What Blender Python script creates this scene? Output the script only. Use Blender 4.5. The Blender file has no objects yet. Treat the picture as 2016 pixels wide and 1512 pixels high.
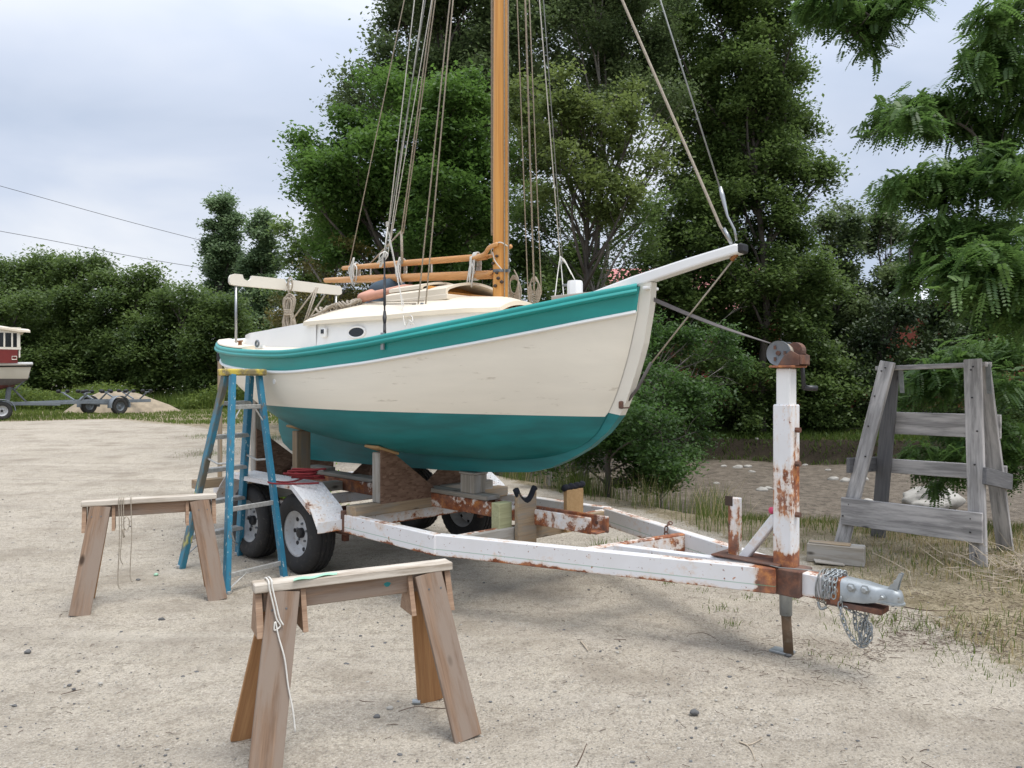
import bpy, bmesh, math, random
import numpy as np
from mathutils import Vector, Matrix, Quaternion, noise
R = math.radians
random.seed(7); rng = np.random.default_rng(11)
sc = bpy.context.scene
# ------------------------------------------------------------ camera
F = 1515.0; EYE = 1.65; HOR = 750.0
cd = bpy.data.cameras.new('camera'); cam = bpy.data.objects.new('camera', cd)
sc.collection.objects.link(cam); sc.camera = cam
cam.location = (0, 0, EYE); cam.rotation_euler = (R(90), 0, 0)
cd.lens = F / 2016 * 36; cd.sensor_width = 36; cd.shift_y = -6 / 2016; cd.clip_end = 3000; cd.clip_start = .05
# ------------------------------------------------------------ world
SUN_EL, SUN_AZ = 70, 125          # azimuth measured clockwise from +Y
wd = bpy.data.worlds.new('World'); sc.world = wd; wd.use_nodes = True
def N(nt, typ, ins=None, **props):
    n = nt.nodes.new(typ)
    for k, v in props.items(): setattr(n, k, v)
    for k, v in (ins or {}).items():
        if isinstance(v, bpy.types.NodeSocket): nt.links.new(v, n.inputs[k])
        else: n.inputs[k].default_value = v
    return n
nt = wd.node_tree; nt.nodes.clear()
sky = N(nt, 'ShaderNodeTexSky', sky_type='NISHITA', sun_disc=False, sun_elevation=R(SUN_EL), sun_rotation=R(SUN_AZ), air_density=1.2, dust_density=2.5)
b1 = N(nt, 'ShaderNodeBackground', {'Color': sky.outputs[0], 'Strength': .10})
tc = N(nt, 'ShaderNodeTexCoord')
mp = N(nt, 'ShaderNodeMapping', {'Vector': tc.outputs['Generated'], 'Scale': (1.2, 1.2, 3.2), 'Location': (.3, .1, .45)})
n1 = N(nt, 'ShaderNodeTexNoise', {'Vector': mp.outputs[0], 'Scale': 1.5, 'Detail': 5, 'Roughness': .5, 'Distortion': .35})
cr = N(nt, 'ShaderNodeValToRGB', {'Fac': n1.outputs[0]})
cr.color_ramp.elements[0].position = .33; cr.color_ramp.elements[0].color = (.39, .45, .56, 1)
cr.color_ramp.elements[1].position = .66; cr.color_ramp.elements[1].color = (.64, .66, .70, 1)
e = cr.color_ramp.elements.new(.48); e.color = (.47, .52, .62, 1)
sx = N(nt, 'ShaderNodeSeparateXYZ', {'Vector': tc.outputs['Generated']})
zr = N(nt, 'ShaderNodeMapRange', {'Value': sx.outputs[2], 'From Min': .3, 'From Max': 1.0, 'To Min': 1.0, 'To Max': 2.1})
b2 = N(nt, 'ShaderNodeBackground', {'Color': cr.outputs[0], 'Strength': zr.outputs[0]})
mx = N(nt, 'ShaderNodeMixShader', {'Fac': .93, 1: b1.outputs[0], 2: b2.outputs[0]})
N(nt, 'ShaderNodeOutputWorld', {'Surface': mx.outputs[0]})
# ------------------------------------------------------------ sun (thin high overcast: soft)
sd = bpy.data.lights.new('sun', 'SUN'); sd.energy = 2.1; sd.angle = R(32); sd.color = (1, .95, .87)
so = bpy.data.objects.new('sun', sd); sc.collection.objects.link(so)
_d = Vector((math.sin(R(SUN_AZ)) * math.cos(R(SUN_EL)), math.cos(R(SUN_AZ)) * math.cos(R(SUN_EL)), math.sin(R(SUN_EL))))
so.rotation_euler = _d.to_track_quat('Z', 'Y').to_euler()
sc.view_settings.view_transform = 'Standard'; sc.view_settings.look = 'None'
sc.view_settings.exposure = 0.54; sc.view_settings.gamma = 1
sc.cycles.max_bounces = 6; sc.cycles.diffuse_bounces = 4; sc.cycles.transmission_bounces = 3; sc.cycles.transparent_max_bounces = 4
# ------------------------------------------------------------ helpers
COL = sc.collection
def P(px, py, d): return Vector(((px - 1008) / F * d, d, EYE - (py - HOR) / F * d))
def G(px, py):
    d = F * EYE / (py - HOR); return Vector(((px - 1008) / F * d, d, 0))
O = Vector((-1.43, 7.61, 0)); HD = R(-44.5)
AX = Vector((math.cos(HD), math.sin(HD), 0)); AV = Vector((-math.sin(HD), math.cos(HD), 0))
def L(px, py, t=0.0):      # point of the boat frame (forward, port, up) on the fore-and-aft plane at offset t
    k = (px - 1008) / F; b = O + AV * t
    s = (k * b.y - b.x) / (AX.x - k * AX.y)
    d = b.y + AX.y * s
    return Vector((s, t, EYE - (py - HOR) / F * d))
def W(v): return O + AX * v[0] + AV * v[1] + Vector((0, 0, v[2]))   # boat frame -> world
def lerp(a, b, t): return a + (b - a) * t
def sstep(a, b, x):
    t = np.clip((np.asarray(x, float) - a) / (b - a), 0, 1); return t * t * (3 - 2 * t)
def link(name, me, mat=None, parent=None, loc=None, smooth=False):
    o = bpy.data.objects.new(name, me); COL.objects.link(o)
    if mat is not None:
        for m in (mat if isinstance(mat, (list, tuple)) else [mat]): me.materials.append(m)
    if parent is not None: o.parent = parent
    if loc is not None: o.location = loc
    if smooth and len(me.polygons): me.polygons.foreach_set('use_smooth', [True] * len(me.polygons))
    return o
def tag(o, label=None, cat=None, group=None, kind=None):
    if label: o['label'] = label
    if cat: o['category'] = cat
    if group: o['group'] = group
    if kind: o['kind'] = kind
    return o
def thing(name, label, cat, loc=(0, 0, 0), rz=0, group=None):
    o = bpy.data.objects.new(name, None); COL.objects.link(o); o.empty_display_size = .2
    o.location = loc; o.rotation_euler = (0, 0, rz); return tag(o, label, cat, group)
def frame(x, up):
    x = Vector(x).normalized(); up = Vector(up)
    if abs(x.dot(up.normalized())) > .98: up = Vector((1, 0, 0)) if abs(x.x) < .9 else Vector((0, 1, 0))
    z = (up - x * up.dot(x)).normalized(); y = z.cross(x)
    return Matrix((x, y, z)).transposed()
def board(name, p0, p1, w, t, mat, parent=None, up=(0, 0, 1), bev=.004, cut=None, hollow=0):
    """box from p0 to p1: width w along up, thickness t across; length on local X so that the grain follows it"""
    p0 = Vector(p0); p1 = Vector(p1); ln = (p1 - p0).length
    bm = bmesh.new(); bmesh.ops.create_cube(bm, size=1)
    for v in bm.verts:
        v.co = Vector((v.co.x * ln, v.co.y * t, v.co.z * w))
        if cut: v.co.x += cut[0 if v.co.x < 0 else 1] * (v.co.z / w)
    if hollow:
        f = [f for f in bm.faces if f.normal.x * hollow > .9]
        r = bmesh.ops.inset_individual(bm, faces=f, thickness=min(w, t) * .08)
        r2 = bmesh.ops.extrude_face_region(bm, geom=f)
        for v in [g for g in r2['geom'] if isinstance(g, bmesh.types.BMVert)]: v.co.x -= hollow * .12
        bmesh.ops.delete(bm, geom=f, context='FACES')
    elif bev:
        bmesh.ops.bevel(bm, geom=list(bm.edges), offset=min(bev, w * .3, t * .3), segments=1, affect='EDGES')
    me = bpy.data.meshes.new(name); bm.to_mesh(me); bm.free()
    o = link(name, me, mat, parent)
    m = frame(p1 - p0, up).to_4x4(); m.translation = (p0 + p1) / 2; o.matrix_basis = m
    return o
class MB:
    def __init__(s): s.v = []; s.f = []; s.m = []
    def add(s, vs, fs, mi=0):
        b = len(s.v); s.v += [tuple(v) for v in vs]; s.f += [tuple(b + i for i in f) for f in fs]; s.m += [mi] * len(fs); return s
    def box(s, c, sz, M=None, mi=0):
        vs = [Vector((sz[0] * x, sz[1] * y, sz[2] * z)) * .5 for x in (-1, 1) for y in (-1, 1) for z in (-1, 1)]
        if M is not None: vs = [M @ v for v in vs]
        c = Vector(c); return s.add([c + v for v in vs], [(0, 1, 3, 2), (4, 6, 7, 5), (0, 4, 5, 1), (2, 3, 7, 6), (0, 2, 6, 4), (1, 5, 7, 3)], mi)
    def tube(s, pts, r, n=8, closed=False, mi=0, cap=True, sq=None):
        pts = [Vector(p) for p in pts]; k = len(pts)
        rr = list(r) if hasattr(r, '__len__') else [r] * k
        T = []
        for i in range(k):
            a = pts[(i - 1) % k] if (closed or i > 0) else pts[i]; b = pts[(i + 1) % k] if (closed or i < k - 1) else pts[i]
            d = b - a; T.append(d.normalized() if d.length > 1e-9 else Vector((0, 0, 1)))
        u = T[0].orthogonal().normalized(); vs = []
        for i in range(k):
            u = (u - T[i] * u.dot(T[i])); u = u.normalized() if u.length > 1e-6 else T[i].orthogonal().normalized()
            w = T[i].cross(u)
            for j in range(n):
                a = 2 * math.pi * j / n; vs.append(pts[i] + (u * math.cos(a) + w * math.sin(a)) * rr[i])
        fs = []
        for i in range(k if closed else k - 1):
            i2 = (i + 1) % k
            for j in range(n): fs.append((i * n + j, i * n + (j + 1) % n, i2 * n + (j + 1) % n, i2 * n + j))
        if cap and not closed: fs += [tuple(range(n))[::-1], tuple((k - 1) * n + j for j in range(n))]
        return s.add(vs, fs, mi)
    def prism(s, poly, y0, y1, M=None, mi=0):      # polygon in X-Z extruded along Y
        n = len(poly); vs = [Vector((x, y0, z)) for x, z in poly] + [Vector((x, y1, z)) for x, z in poly]
        if M is not None: vs = [M @ v for v in vs]
        return s.add(vs, [tuple(range(n)), tuple(range(2 * n - 1, n - 1, -1))] + [(i, i + n, (i + 1) % n + n, (i + 1) % n) for i in range(n)], mi)
    def lathe(s, prof, c=(0, 0, 0), axis='Z', n=24, mi=0, M=None, cap=True):    # prof: (r, h)
        vs = []
        for r, h in prof:
            for j in range(n):
                a = 2 * math.pi * j / n; x, y = r * math.cos(a), r * math.sin(a)
                v = Vector((x, y, h)) if axis == 'Z' else (Vector((x, h, y)) if axis == 'Y' else Vector((h, x, y)))
                if M is not None: v = M @ v
                vs.append(v + Vector(c))
        fs = [(i * n + j, i * n + (j + 1) % n, (i + 1) * n + (j + 1) % n, (i + 1) * n + j) for i in range(len(prof) - 1) for j in range(n)]
        if cap: fs += [tuple(range(n))[::-1], tuple((len(prof) - 1) * n + j for j in range(n))]
        return s.add(vs, fs, mi)
    def grid(s, rows, mi=0, flip=False, closed=False):
        m = len(rows[0]); vs = [v for r in rows for v in r]; fs = []
        for i in range(len(rows) - 1):
            for j in range(m if closed else m - 1):
                q = (i * m + j, i * m + (j + 1) % m, (i + 1) * m + (j + 1) % m, (i + 1) * m + j); fs.append(q[::-1] if flip else q)
        return s.add(vs, fs, mi)
    def mesh(s, name, fix=True):
        me = bpy.data.meshes.new(name); me.from_pydata(s.v, [], s.f); me.polygons.foreach_set('material_index', s.m)
        if fix:
            bm = bmesh.new(); bm.from_mesh(me); bmesh.ops.recalc_face_normals(bm, faces=bm.faces); bm.to_mesh(me); bm.free()
        me.update(); return me
    def build(s, name, mat, parent=None, smooth=False, loc=None, bevel=0, auto=False, fix=True):
        o = link(name, s.mesh(name, fix), mat, parent, loc, smooth)
        if bevel:
            b = o.modifiers.new('bevel', 'BEVEL'); b.width = bevel; b.segments = 2; b.limit_method = 'ANGLE'; b.angle_limit = R(40)
        if auto: 
            for p in o.data.polygons: p.use_smooth = True
            sh = R(auto)
            bm = bmesh.new(); bm.from_mesh(o.data)
            for ed in bm.edges: ed.smooth = len(ed.link_faces) == 2 and ed.calc_face_angle(0) < sh
            bm.to_mesh(o.data); bm.free()
        return o
def cat(pts, n=6):     # Catmull-Rom through points
    p = [Vector(q) for q in pts]; p = [p[0] * 2 - p[1]] + p + [p[-1] * 2 - p[-2]]; out = []
    for i in range(1, len(p) - 2):
        for k in range(n):
            t = k / n; out.append(.5 * ((2 * p[i]) + (p[i + 1] - p[i - 1]) * t + (2 * p[i - 1] - 5 * p[i] + 4 * p[i + 1] - p[i + 2]) * t * t + (3 * p[i] - p[i - 1] - 3 * p[i + 1] + p[i + 2]) * t ** 3))
    out.append(p[-2]); return out
def rope(name, pts, r, mat, parent=None, n=6, k=6, spline=True):
    return MB().tube(cat(pts, k) if spline and len(pts) > 2 else pts, r, n).build(name, mat, parent, smooth=True)
def fastmesh(name, V, nper, tone=None, mat=None, parent=None):
    """V: (faces*nper, 3) array, consecutive nper vertices make a face; tone: one value per face"""
    V = np.ascontiguousarray(V, dtype=np.float32).reshape(-1, 3); nv = len(V); nf = nv // nper
    me = bpy.data.meshes.new(name); me.vertices.add(nv); me.vertices.foreach_set('co', V.ravel())
    me.loops.add(nv); me.loops.foreach_set('vertex_index', np.arange(nv, dtype=np.int32))
    me.polygons.add(nf); me.polygons.foreach_set('loop_start', np.arange(0, nv, nper, dtype=np.int32)); me.update(calc_edges=True)
    if tone is not None:
        a = me.attributes.new('tone', 'FLOAT', 'FACE'); a.data.foreach_set('value', np.asarray(tone, np.float32))
    return link(name, me, mat, parent)
def smoothcopy(o, parent=None, **kw):
    c = o.copy(); COL.objects.link(c); c.parent = parent
    return c
def copy_tree(o, parent=None):
    c = o.copy(); COL.objects.link(c); c.parent = parent
    for ch in [x for x in bpy.data.objects if x.parent == o]:
        d = ch.copy(); COL.objects.link(d); d.parent = c
        for g in [x for x in bpy.data.objects if x.parent == ch]:
            h = g.copy(); COL.objects.link(h); h.parent = d
    return c
def skin(name, verts, edges, rad, mat, parent=None, sub=2, root=0):
    me = bpy.data.meshes.new(name); bm = bmesh.new(); ly = bm.verts.layers.skin.verify(); bv = [bm.verts.new(v) for v in verts]
    for i, j in edges: bm.edges.new((bv[i], bv[j]))
    for i, r in enumerate(rad): bv[i][ly].radius = r if hasattr(r, '__len__') else (r, r); bv[i][ly].use_root = (i == root)
    bm.to_mesh(me); bm.free(); o = link(name, me, mat, parent)
    m = o.modifiers.new('skin', 'SKIN'); m.use_smooth_shade = True
    s = o.modifiers.new('sub', 'SUBSURF'); s.levels = sub; s.render_levels = sub
    return o
# ------------------------------------------------------------ materials
def newmat(name):
    m = bpy.data.materials.new(name); m.use_nodes = True; nt = m.node_tree; nt.nodes.clear(); return m, nt
def out(nt, sh): N(nt, 'ShaderNodeOutputMaterial', {'Surface': sh})
def rgb(c): return (c[0], c[1], c[2], 1)
def mix(nt, f, a, b, blend='MIX'):
    n = nt.nodes.new('ShaderNodeMix'); n.data_type = 'RGBA'; n.blend_type = blend
    for k, v in ((0, f), (6, a), (7, b)):
        if isinstance(v, bpy.types.NodeSocket): nt.links.new(v, n.inputs[k])
        else: n.inputs[k].default_value = v if k == 0 else rgb(v)
    return n.outputs[2]
def ramp(nt, f, p0, p1, c0=(0, 0, 0), c1=(1, 1, 1)):
    n = N(nt, 'ShaderNodeValToRGB', {'Fac': f}); a, b = n.color_ramp.elements
    a.position, b.position, a.color, b.color = p0, p1, rgb(c0), rgb(c1); return n.outputs[0]
def coords(nt, scale=(1, 1, 1), rnd=True, which='Object'):
    tc = N(nt, 'ShaderNodeTexCoord'); v = tc.outputs[which]
    if rnd:
        oi = N(nt, 'ShaderNodeObjectInfo'); k = N(nt, 'ShaderNodeMath', {0: oi.outputs['Random'], 1: 37.0}, operation='MULTIPLY')
        v = N(nt, 'ShaderNodeVectorMath', {0: v, 1: k.outputs[0]}, operation='ADD').outputs[0]
    return N(nt, 'ShaderNodeMapping', {'Vector': v, 'Scale': scale}).outputs[0]
def nz(nt, vec, scale, detail=4, rough=.55, dist=0):
    return N(nt, 'ShaderNodeTexNoise', {'Vector': vec, 'Scale': scale, 'Detail': detail, 'Roughness': rough, 'Distortion': dist}).outputs[0]
def bump(nt, h, st=.3, dist=.01): return N(nt, 'ShaderNodeBump', {'Height': h, 'Strength': st, 'Distance': dist}).outputs[0]
def prin(nt, col, rough=.5, metal=0, nrm=None, spec=.5):
    i = {'Base Color': col if isinstance(col, bpy.types.NodeSocket) else rgb(col), 'Roughness': rough, 'Metallic': metal, 'Specular IOR Level': spec}
    if nrm is not None: i['Normal'] = nrm
    return N(nt, 'ShaderNodeBsdfPrincipled', i).outputs[0]
MAT = {}
def paint(name, c, rough=.45, var=.12, sc_=6, dirt=0, dirtc=(.2, .17, .13), metal=0, bmp=.1, stretch=(1, 1, 1), spec=.5):
    m, nt = newmat(name); v = coords(nt, stretch)
    a = nz(nt, v, sc_, 5); c2 = tuple(x * (1 - var) for x in c)
    col = mix(nt, ramp(nt, a, .35, .7), c2, c)
    if dirt:
        d = ramp(nt, nz(nt, v, sc_ * 3, 8, .7), .62 - dirt * .25, .72); col = mix(nt, d, col, dirtc)
    out(nt, prin(nt, col, rough, metal, bump(nt, nz(nt, v, sc_ * 12, 3), bmp, .003), spec)); MAT[name] = m; return m
def wood(name, c1, c2, rough=.75, knots=True, fine=1.0, grey=None, greyamt=.5, vert=False):
    m, nt = newmat(name); v = coords(nt, (1, 1, 1))
    g = coords(nt, (14 * fine, 14 * fine, .35) if vert else (.9, 14 * fine, 14 * fine)); d = nz(nt, g, 2.2, 6, .6, .6)
    g2 = coords(nt, (90, 90, 1) if vert else (2.5, 90, 90)); f = nz(nt, g2, 1.6, 3, .6)
    col = mix(nt, ramp(nt, d, .32, .68), c1, c2)
    col = mix(nt, ramp(nt, f, .3, .75, (.0, .0, .0), (.55, .55, .55)), col, tuple(x * .55 for x in c1))
    if grey: col = mix(nt, ramp(nt, nz(nt, coords(nt, (.6, 5, 5)), 3.0, 6, .65), .62 - greyamt * .4, .75 - greyamt * .3), col, grey)
    if knots:
        vo = N(nt, 'ShaderNodeTexVoronoi', {'Vector': coords(nt, (2.2, 5, 5)), 'Scale': 1.0, 'Randomness': 1.0}).outputs['Distance']
        col = mix(nt, ramp(nt, vo, .05, .11, (1, 1, 1), (0, 0, 0)), col, tuple(x * .35 for x in c1))
    out(nt, prin(nt, col, rough, 0, bump(nt, mix(nt, .5, d, f), .5, .004), .3)); MAT[name] = m; return m
def rusty(name, amt, paintc=(.74, .74, .755), sc_=3.0, streak=(1, 1, 1), rough=.5, half=0, bands=None):
    m, nt = newmat(name); v = coords(nt, streak)
    a = nz(nt, v, sc_, 9, .68, .3); b = nz(nt, coords(nt), 26, 5, .7)
    th = .5 + (1 - amt) * .30 - amt * .17
    lz_ = N(nt, 'ShaderNodeSeparateXYZ', {'Vector': N(nt, 'ShaderNodeTexCoord').outputs['Object']})
    def plus(x, y, k): return N(nt, 'ShaderNodeMath', {0: y, 1: k, 2: x}, operation='MULTIPLY_ADD').outputs[0]
    if half:     # rails rust from the lower edge and a little along the upper one
        a = plus(a, N(nt, 'ShaderNodeMapRange', {'Value': lz_.outputs[2], 'From Min': -half, 'From Max': -half * .55, 'To Min': 1, 'To Max': 0}).outputs[0], .22)
        a = plus(a, N(nt, 'ShaderNodeMapRange', {'Value': lz_.outputs[2], 'From Min': half * .93, 'From Max': half, 'To Min': 0, 'To Max': 1}).outputs[0], .10)
    for (x0, w_, k_) in (bands or ()):
        ab = N(nt, 'ShaderNodeMath', {0: N(nt, 'ShaderNodeMath', {0: lz_.outputs[0], 1: x0}, operation='SUBTRACT').outputs[0]}, operation='ABSOLUTE').outputs[0]
        a = plus(a, N(nt, 'ShaderNodeMapRange', {'Value': ab, 'From Min': w_ * .7, 'From Max': w_, 'To Min': 1, 'To Max': 0}).outputs[0], k_)
    msk = ramp(nt, mix(nt, .25, a, b), th, th + .035)
    halo = ramp(nt, mix(nt, .25, a, b), th - .07, th + .02, (0, 0, 0), (.6, .6, .6))
    r1 = nz(nt, coords(nt), 14, 8, .7)
    sp_ = ramp(nt, nz(nt, coords(nt), 38, 4, .65), .665 - .03 * amt, .69 - .03 * amt); msk = mix(nt, sp_, msk, (1, 1, 1))
    rc = N(nt, 'ShaderNodeValToRGB', {'Fac': r1}); es = rc.color_ramp.elements
    es[0].position = .3; es[0].color = (.045, .018, .012, 1); es[1].position = .72; es[1].color = (.60, .23, .05, 1) if amt < 1.2 else (.20, .07, .03, 1); x = es.new(.5); x.color = (.24, .065, .02, 1) if amt < 1.2 else (.09, .03, .016, 1)
    col = mix(nt, halo, paintc, (.62, .40, .22)); col = mix(nt, msk, col, rc.outputs[0])
    col = mix(nt, ramp(nt, nz(nt, coords(nt), 5, 3), .3, .8, (0, 0, 0), (.22, .22, .22)), col, (.5, .47, .42))
    if half > .07:   # thin painted pin stripe
        ab = N(nt, 'ShaderNodeMath', {0: N(nt, 'ShaderNodeMath', {0: lz_.outputs[2], 1: half * .38}, operation='ADD').outputs[0]}, operation='ABSOLUTE').outputs[0]
        col = mix(nt, ramp(nt, ab, .0012, .0025, (.8, .8, .8), (0, 0, 0)), col, (.15, .35, .22))
    rg = ramp(nt, msk, 0, 1, (rough,) * 3, (.9,) * 3)
    out(nt, prin(nt, col, rg, 0, bump(nt, mix(nt, msk, a, r1), .5, .004), .4)); MAT[name] = m; return m
def leafmat(name, dark, light, trans=.42, gloss=.35):
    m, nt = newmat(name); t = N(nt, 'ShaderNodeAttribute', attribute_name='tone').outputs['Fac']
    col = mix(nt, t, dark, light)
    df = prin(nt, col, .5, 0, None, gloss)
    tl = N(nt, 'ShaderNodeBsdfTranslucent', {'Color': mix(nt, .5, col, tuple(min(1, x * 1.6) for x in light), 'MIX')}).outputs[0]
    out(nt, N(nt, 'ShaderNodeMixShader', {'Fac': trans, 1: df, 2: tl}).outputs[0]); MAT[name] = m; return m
paint('cream_hull', (.84, .785, .67), .34, .09, 1.6, stretch=(.35, 1.5, 4), bmp=.22, dirt=.04, dirtc=(.5, .44, .34))
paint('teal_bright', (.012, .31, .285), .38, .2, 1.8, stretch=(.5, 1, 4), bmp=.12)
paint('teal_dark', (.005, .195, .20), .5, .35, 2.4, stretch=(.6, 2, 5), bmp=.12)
paint('white_gloss', (.84, .84, .83), .3, .04, 3, bmp=.03)
paint('cream_deck', (.76, .68, .55), .45, .05, 3, bmp=.06)
paint('offwhite', (.74, .70, .61), .4, .06, 4)
paint('black', (.012, .012, .014), .5, .3, 8)
paint('dark_inside', (.05, .03, .02), .7)
paint('steel', (.42, .43, .44), .38, .2, 10, metal=.9)
paint('galv', (.42, .45, .46), .42, .25, 14, metal=.6, dirt=.15)
paint('galv_dark', (.20, .22, .24), .5, .3, 8, metal=.3, dirt=.3)
paint('alu', (.60, .60, .58), .5, .3, 30, metal=.55, dirt=.35, dirtc=(.25, .22, .18))
paint('bronze', (.33, .15, .06), .35, .3, 20, metal=.8)
paint('tire', (.022, .022, .023), .75, .3, 8, dirt=.3, dirtc=(.07, .06, .05))
paint('tire_far', (.03, .03, .03), .8, .3, 8, dirt=.4, dirtc=(.09, .08, .06))
paint('rim_white', (.60, .61, .62), .45, .12, 10, dirt=.2, dirtc=(.35, .25, .18))
paint('rope_beige', (.46, .40, .32), .85, .35, 60, bmp=.6)
paint('rope_white', (.70, .68, .63), .8, .2, 60, bmp=.4)
paint('rope_red', (.24, .02, .025), .8, .2, 60, bmp=.6)
paint('wire', (.30, .31, .30), .5, .2, 30, metal=.4)
paint('strap', (.13, .115, .11), .8, .2, 30)
paint('skin', (.60, .30, .21), .5, .14, 14, bmp=.1)
paint('shirt', (.06, .095, .13), .85, .25, 10, bmp=.4)
paint('trousers', (.05, .05, .06), .85)
paint('hair', (.10, .07, .05), .7, .4, 30)
paint('pink', (.65, .07, .16), .5)
paint('tape_green', (.35, .62, .45), .5)
paint('cloth', (.012, .014, .022), .95, .3, 20, bmp=.5)
paint('maroon', (.19, .025, .022), .4, .2, 4)
paint('blackish', (.03, .03, .035), .4)
paint('trailer_grey', (.20, .23, .26), .5, .25, 6, dirt=.25)
paint('sand', (.36, .295, .21), .95, .3, 4, bmp=.9)
paint('roof_pale', (.62, .64, .66), .6, .15, 3)
paint('roof_red', (.60, .22, .21), .6, .25, 3, stretch=(1, 6, 1))
paint('brick_red', (.30, .07, .045), .8, .25, 3)
paint('glass_dark', (.01, .012, .014), .08, .1, 2)
paint('stone_pale', (.44, .42, .38), .85, .35, 5, dirt=.25, dirtc=(.25, .24, .2), bmp=.9)
paint('stone_dark', (.16, .16, .16), .8, .5, 9, bmp=.7)
paint('rust_brown', (.20, .13, .075), .8, .4, 9, dirt=.3, bmp=.4)
paint('twig', (.10, .06, .04), .9, .4, 20)
paint('twig_pale', (.50, .42, .32), .9, .3, 20)
paint('bark', (.11, .095, .08), .95, .5, 6, bmp=1, stretch=(1, 1, .3))
paint('bark_birch', (.30, .28, .25), .9, .6, 5, bmp=.8, dirt=.4, dirtc=(.05, .045, .04))
paint('deadwood', (.24, .22, .20), .95, .4, 10, bmp=.6)
wood('mast_wood', (.62, .27, .065), (.80, .42, .12), .28, knots=False, fine=1.3, vert=True)
wood('spar_wood', (.58, .27, .09), (.72, .40, .17), .3, knots=False)
wood('saw_wood', (.17, .11, .075), (.34, .225, .15), .8, grey=(.25, .195, .155), greyamt=.55)
wood('saw_wood_new', (.34, .17, .075), (.46, .26, .12), .8)
wood('saw_top', (.33, .27, .21), (.46, .39, .31), .85, grey=(.58, .53, .46), greyamt=.55)
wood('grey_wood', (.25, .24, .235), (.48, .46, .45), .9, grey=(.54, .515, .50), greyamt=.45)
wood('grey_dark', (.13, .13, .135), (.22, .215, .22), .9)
wood('timber', (.30, .215, .135), (.45, .34, .22), .85, grey=(.27, .24, .20), greyamt=.4)
wood('timber_grey', (.27, .24, .20), (.42, .38, .32), .9, grey=(.38, .36, .33), greyamt=.5)
wood('timber_green', (.36, .36, .20), (.50, .50, .30), .85, knots=False)
wood('plywood', (.42, .26, .12), (.52, .34, .17), .8)
def osb():
    m, nt = newmat('osb'); v = coords(nt)
    vo = N(nt, 'ShaderNodeTexVoronoi', {'Vector': coords(nt, (14, 14, 40)), 'Scale': 1.6, 'Randomness': 1}); c = N(nt, 'ShaderNodeSeparateColor', {'Color': vo.outputs['Color']}).outputs[0]
    col = mix(nt, c, (.13, .075, .05), (.24, .15, .105)); out(nt, prin(nt, col, .9, 0, bump(nt, c, .5, .004), .2)); MAT['osb'] = m
osb()
rusty('white_rust', .42, half=.075); rusty('white_rust_mid', .50, half=.055); rusty('post_rust', .50, sc_=4.5, streak=(.45, 2, 2), bands=((-.02, .17, .12), (-.50, .13, .20), (.20, .35, .035), (-.3, .3, .02))); rusty('arm_rust', .42, half=.075, bands=((1.2, .17, .22),)); rusty('tongue_rust', .42, half=.068, bands=((-.3, .22, .22),));  rusty('rust_heavy', .80, rough=.6); rusty('rust_full', 1.35, rough=.9)
rusty('white_plate', .42, sc_=3.2)
def ladder_paint():
    m, nt = newmat('ladder_blue'); v = coords(nt)
    col = mix(nt, ramp(nt, nz(nt, v, 4, 5), .35, .7), (.012, .13, .22), (.025, .20, .31))
    col = mix(nt, ramp(nt, nz(nt, coords(nt, (.5, 1.5, 1.5)), 30, 7, .75), .60, .635), col, (.52, .58, .56))
    col = mix(nt, ramp(nt, nz(nt, coords(nt, (.4, 1, 1)), 9, 6, .7), .60, .66), col, (.12, .12, .11))
    out(nt, prin(nt, col, .5, 0, bump(nt, nz(nt, v, 60, 3), .3, .002))); MAT['ladder_blue'] = m
    m, nt = newmat('ladder_cap'); v = coords(nt)
    col = mix(nt, ramp(nt, nz(nt, v, 8, 6, .7), .42, .55), (.58, .44, .06), (.20, .16, .08)); col = mix(nt, ramp(nt, nz(nt, v, 30, 4), .62, .66), col, (.7, .68, .6))
    out(nt, prin(nt, col, .6, 0, bump(nt, nz(nt, v, 40, 3), .3, .003))); MAT['ladder_cap'] = m
    m, nt = newmat('ladder_stained'); v = coords(nt)
    col = mix(nt, ramp(nt, nz(nt, coords(nt, (.4, 1, 1)), 6, 6, .7), .42, .56), (.03, .20, .30), (.13, .12, .09))
    col = mix(nt, ramp(nt, nz(nt, coords(nt, (.4, 1, 1)), 7, 4), .60, .66), col, (.45, .42, .12))
    out(nt, prin(nt, col, .6)); MAT['ladder_stained'] = m
ladder_paint()
leafmat('leaf_maple', (.034, .080, .016), (.12, .215, .044))
leafmat('leaf_dark', (.040, .074, .020), (.145, .215, .06))
leafmat('leaf_olive', (.055, .085, .022), (.175, .225, .065))
leafmat('leaf_birch', (.038, .070, .026), (.14, .19, .075), gloss=.5)
leafmat('leaf_locust', (.030, .080, .018), (.14, .235, .06), gloss=.45)
leafmat('leaf_poplar', (.060, .11, .045), (.19, .27, .13), gloss=.6)
leafmat('leaf_hedge', (.042, .075, .022), (.145, .21, .06))
leafmat('leaf_spruce', (.040, .055, .014), (.18, .15, .035), trans=.15)
leafmat('leaf_cedar', (.016, .034, .012), (.06, .09, .028), trans=.15)
leafmat('leaf_alder', (.022, .054, .014), (.088, .165, .04))
leafmat('leaf_fern', (.08, .16, .02), (.22, .34, .05))
leafmat('grass_green', (.05, .09, .018), (.17, .22, .05), gloss=.2)
leafmat('grass_dry', (.22, .17, .08), (.52, .43, .24), gloss=.2)
leafmat('flower', (.6, .6, .5), (.85, .85, .8), gloss=.1)
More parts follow.
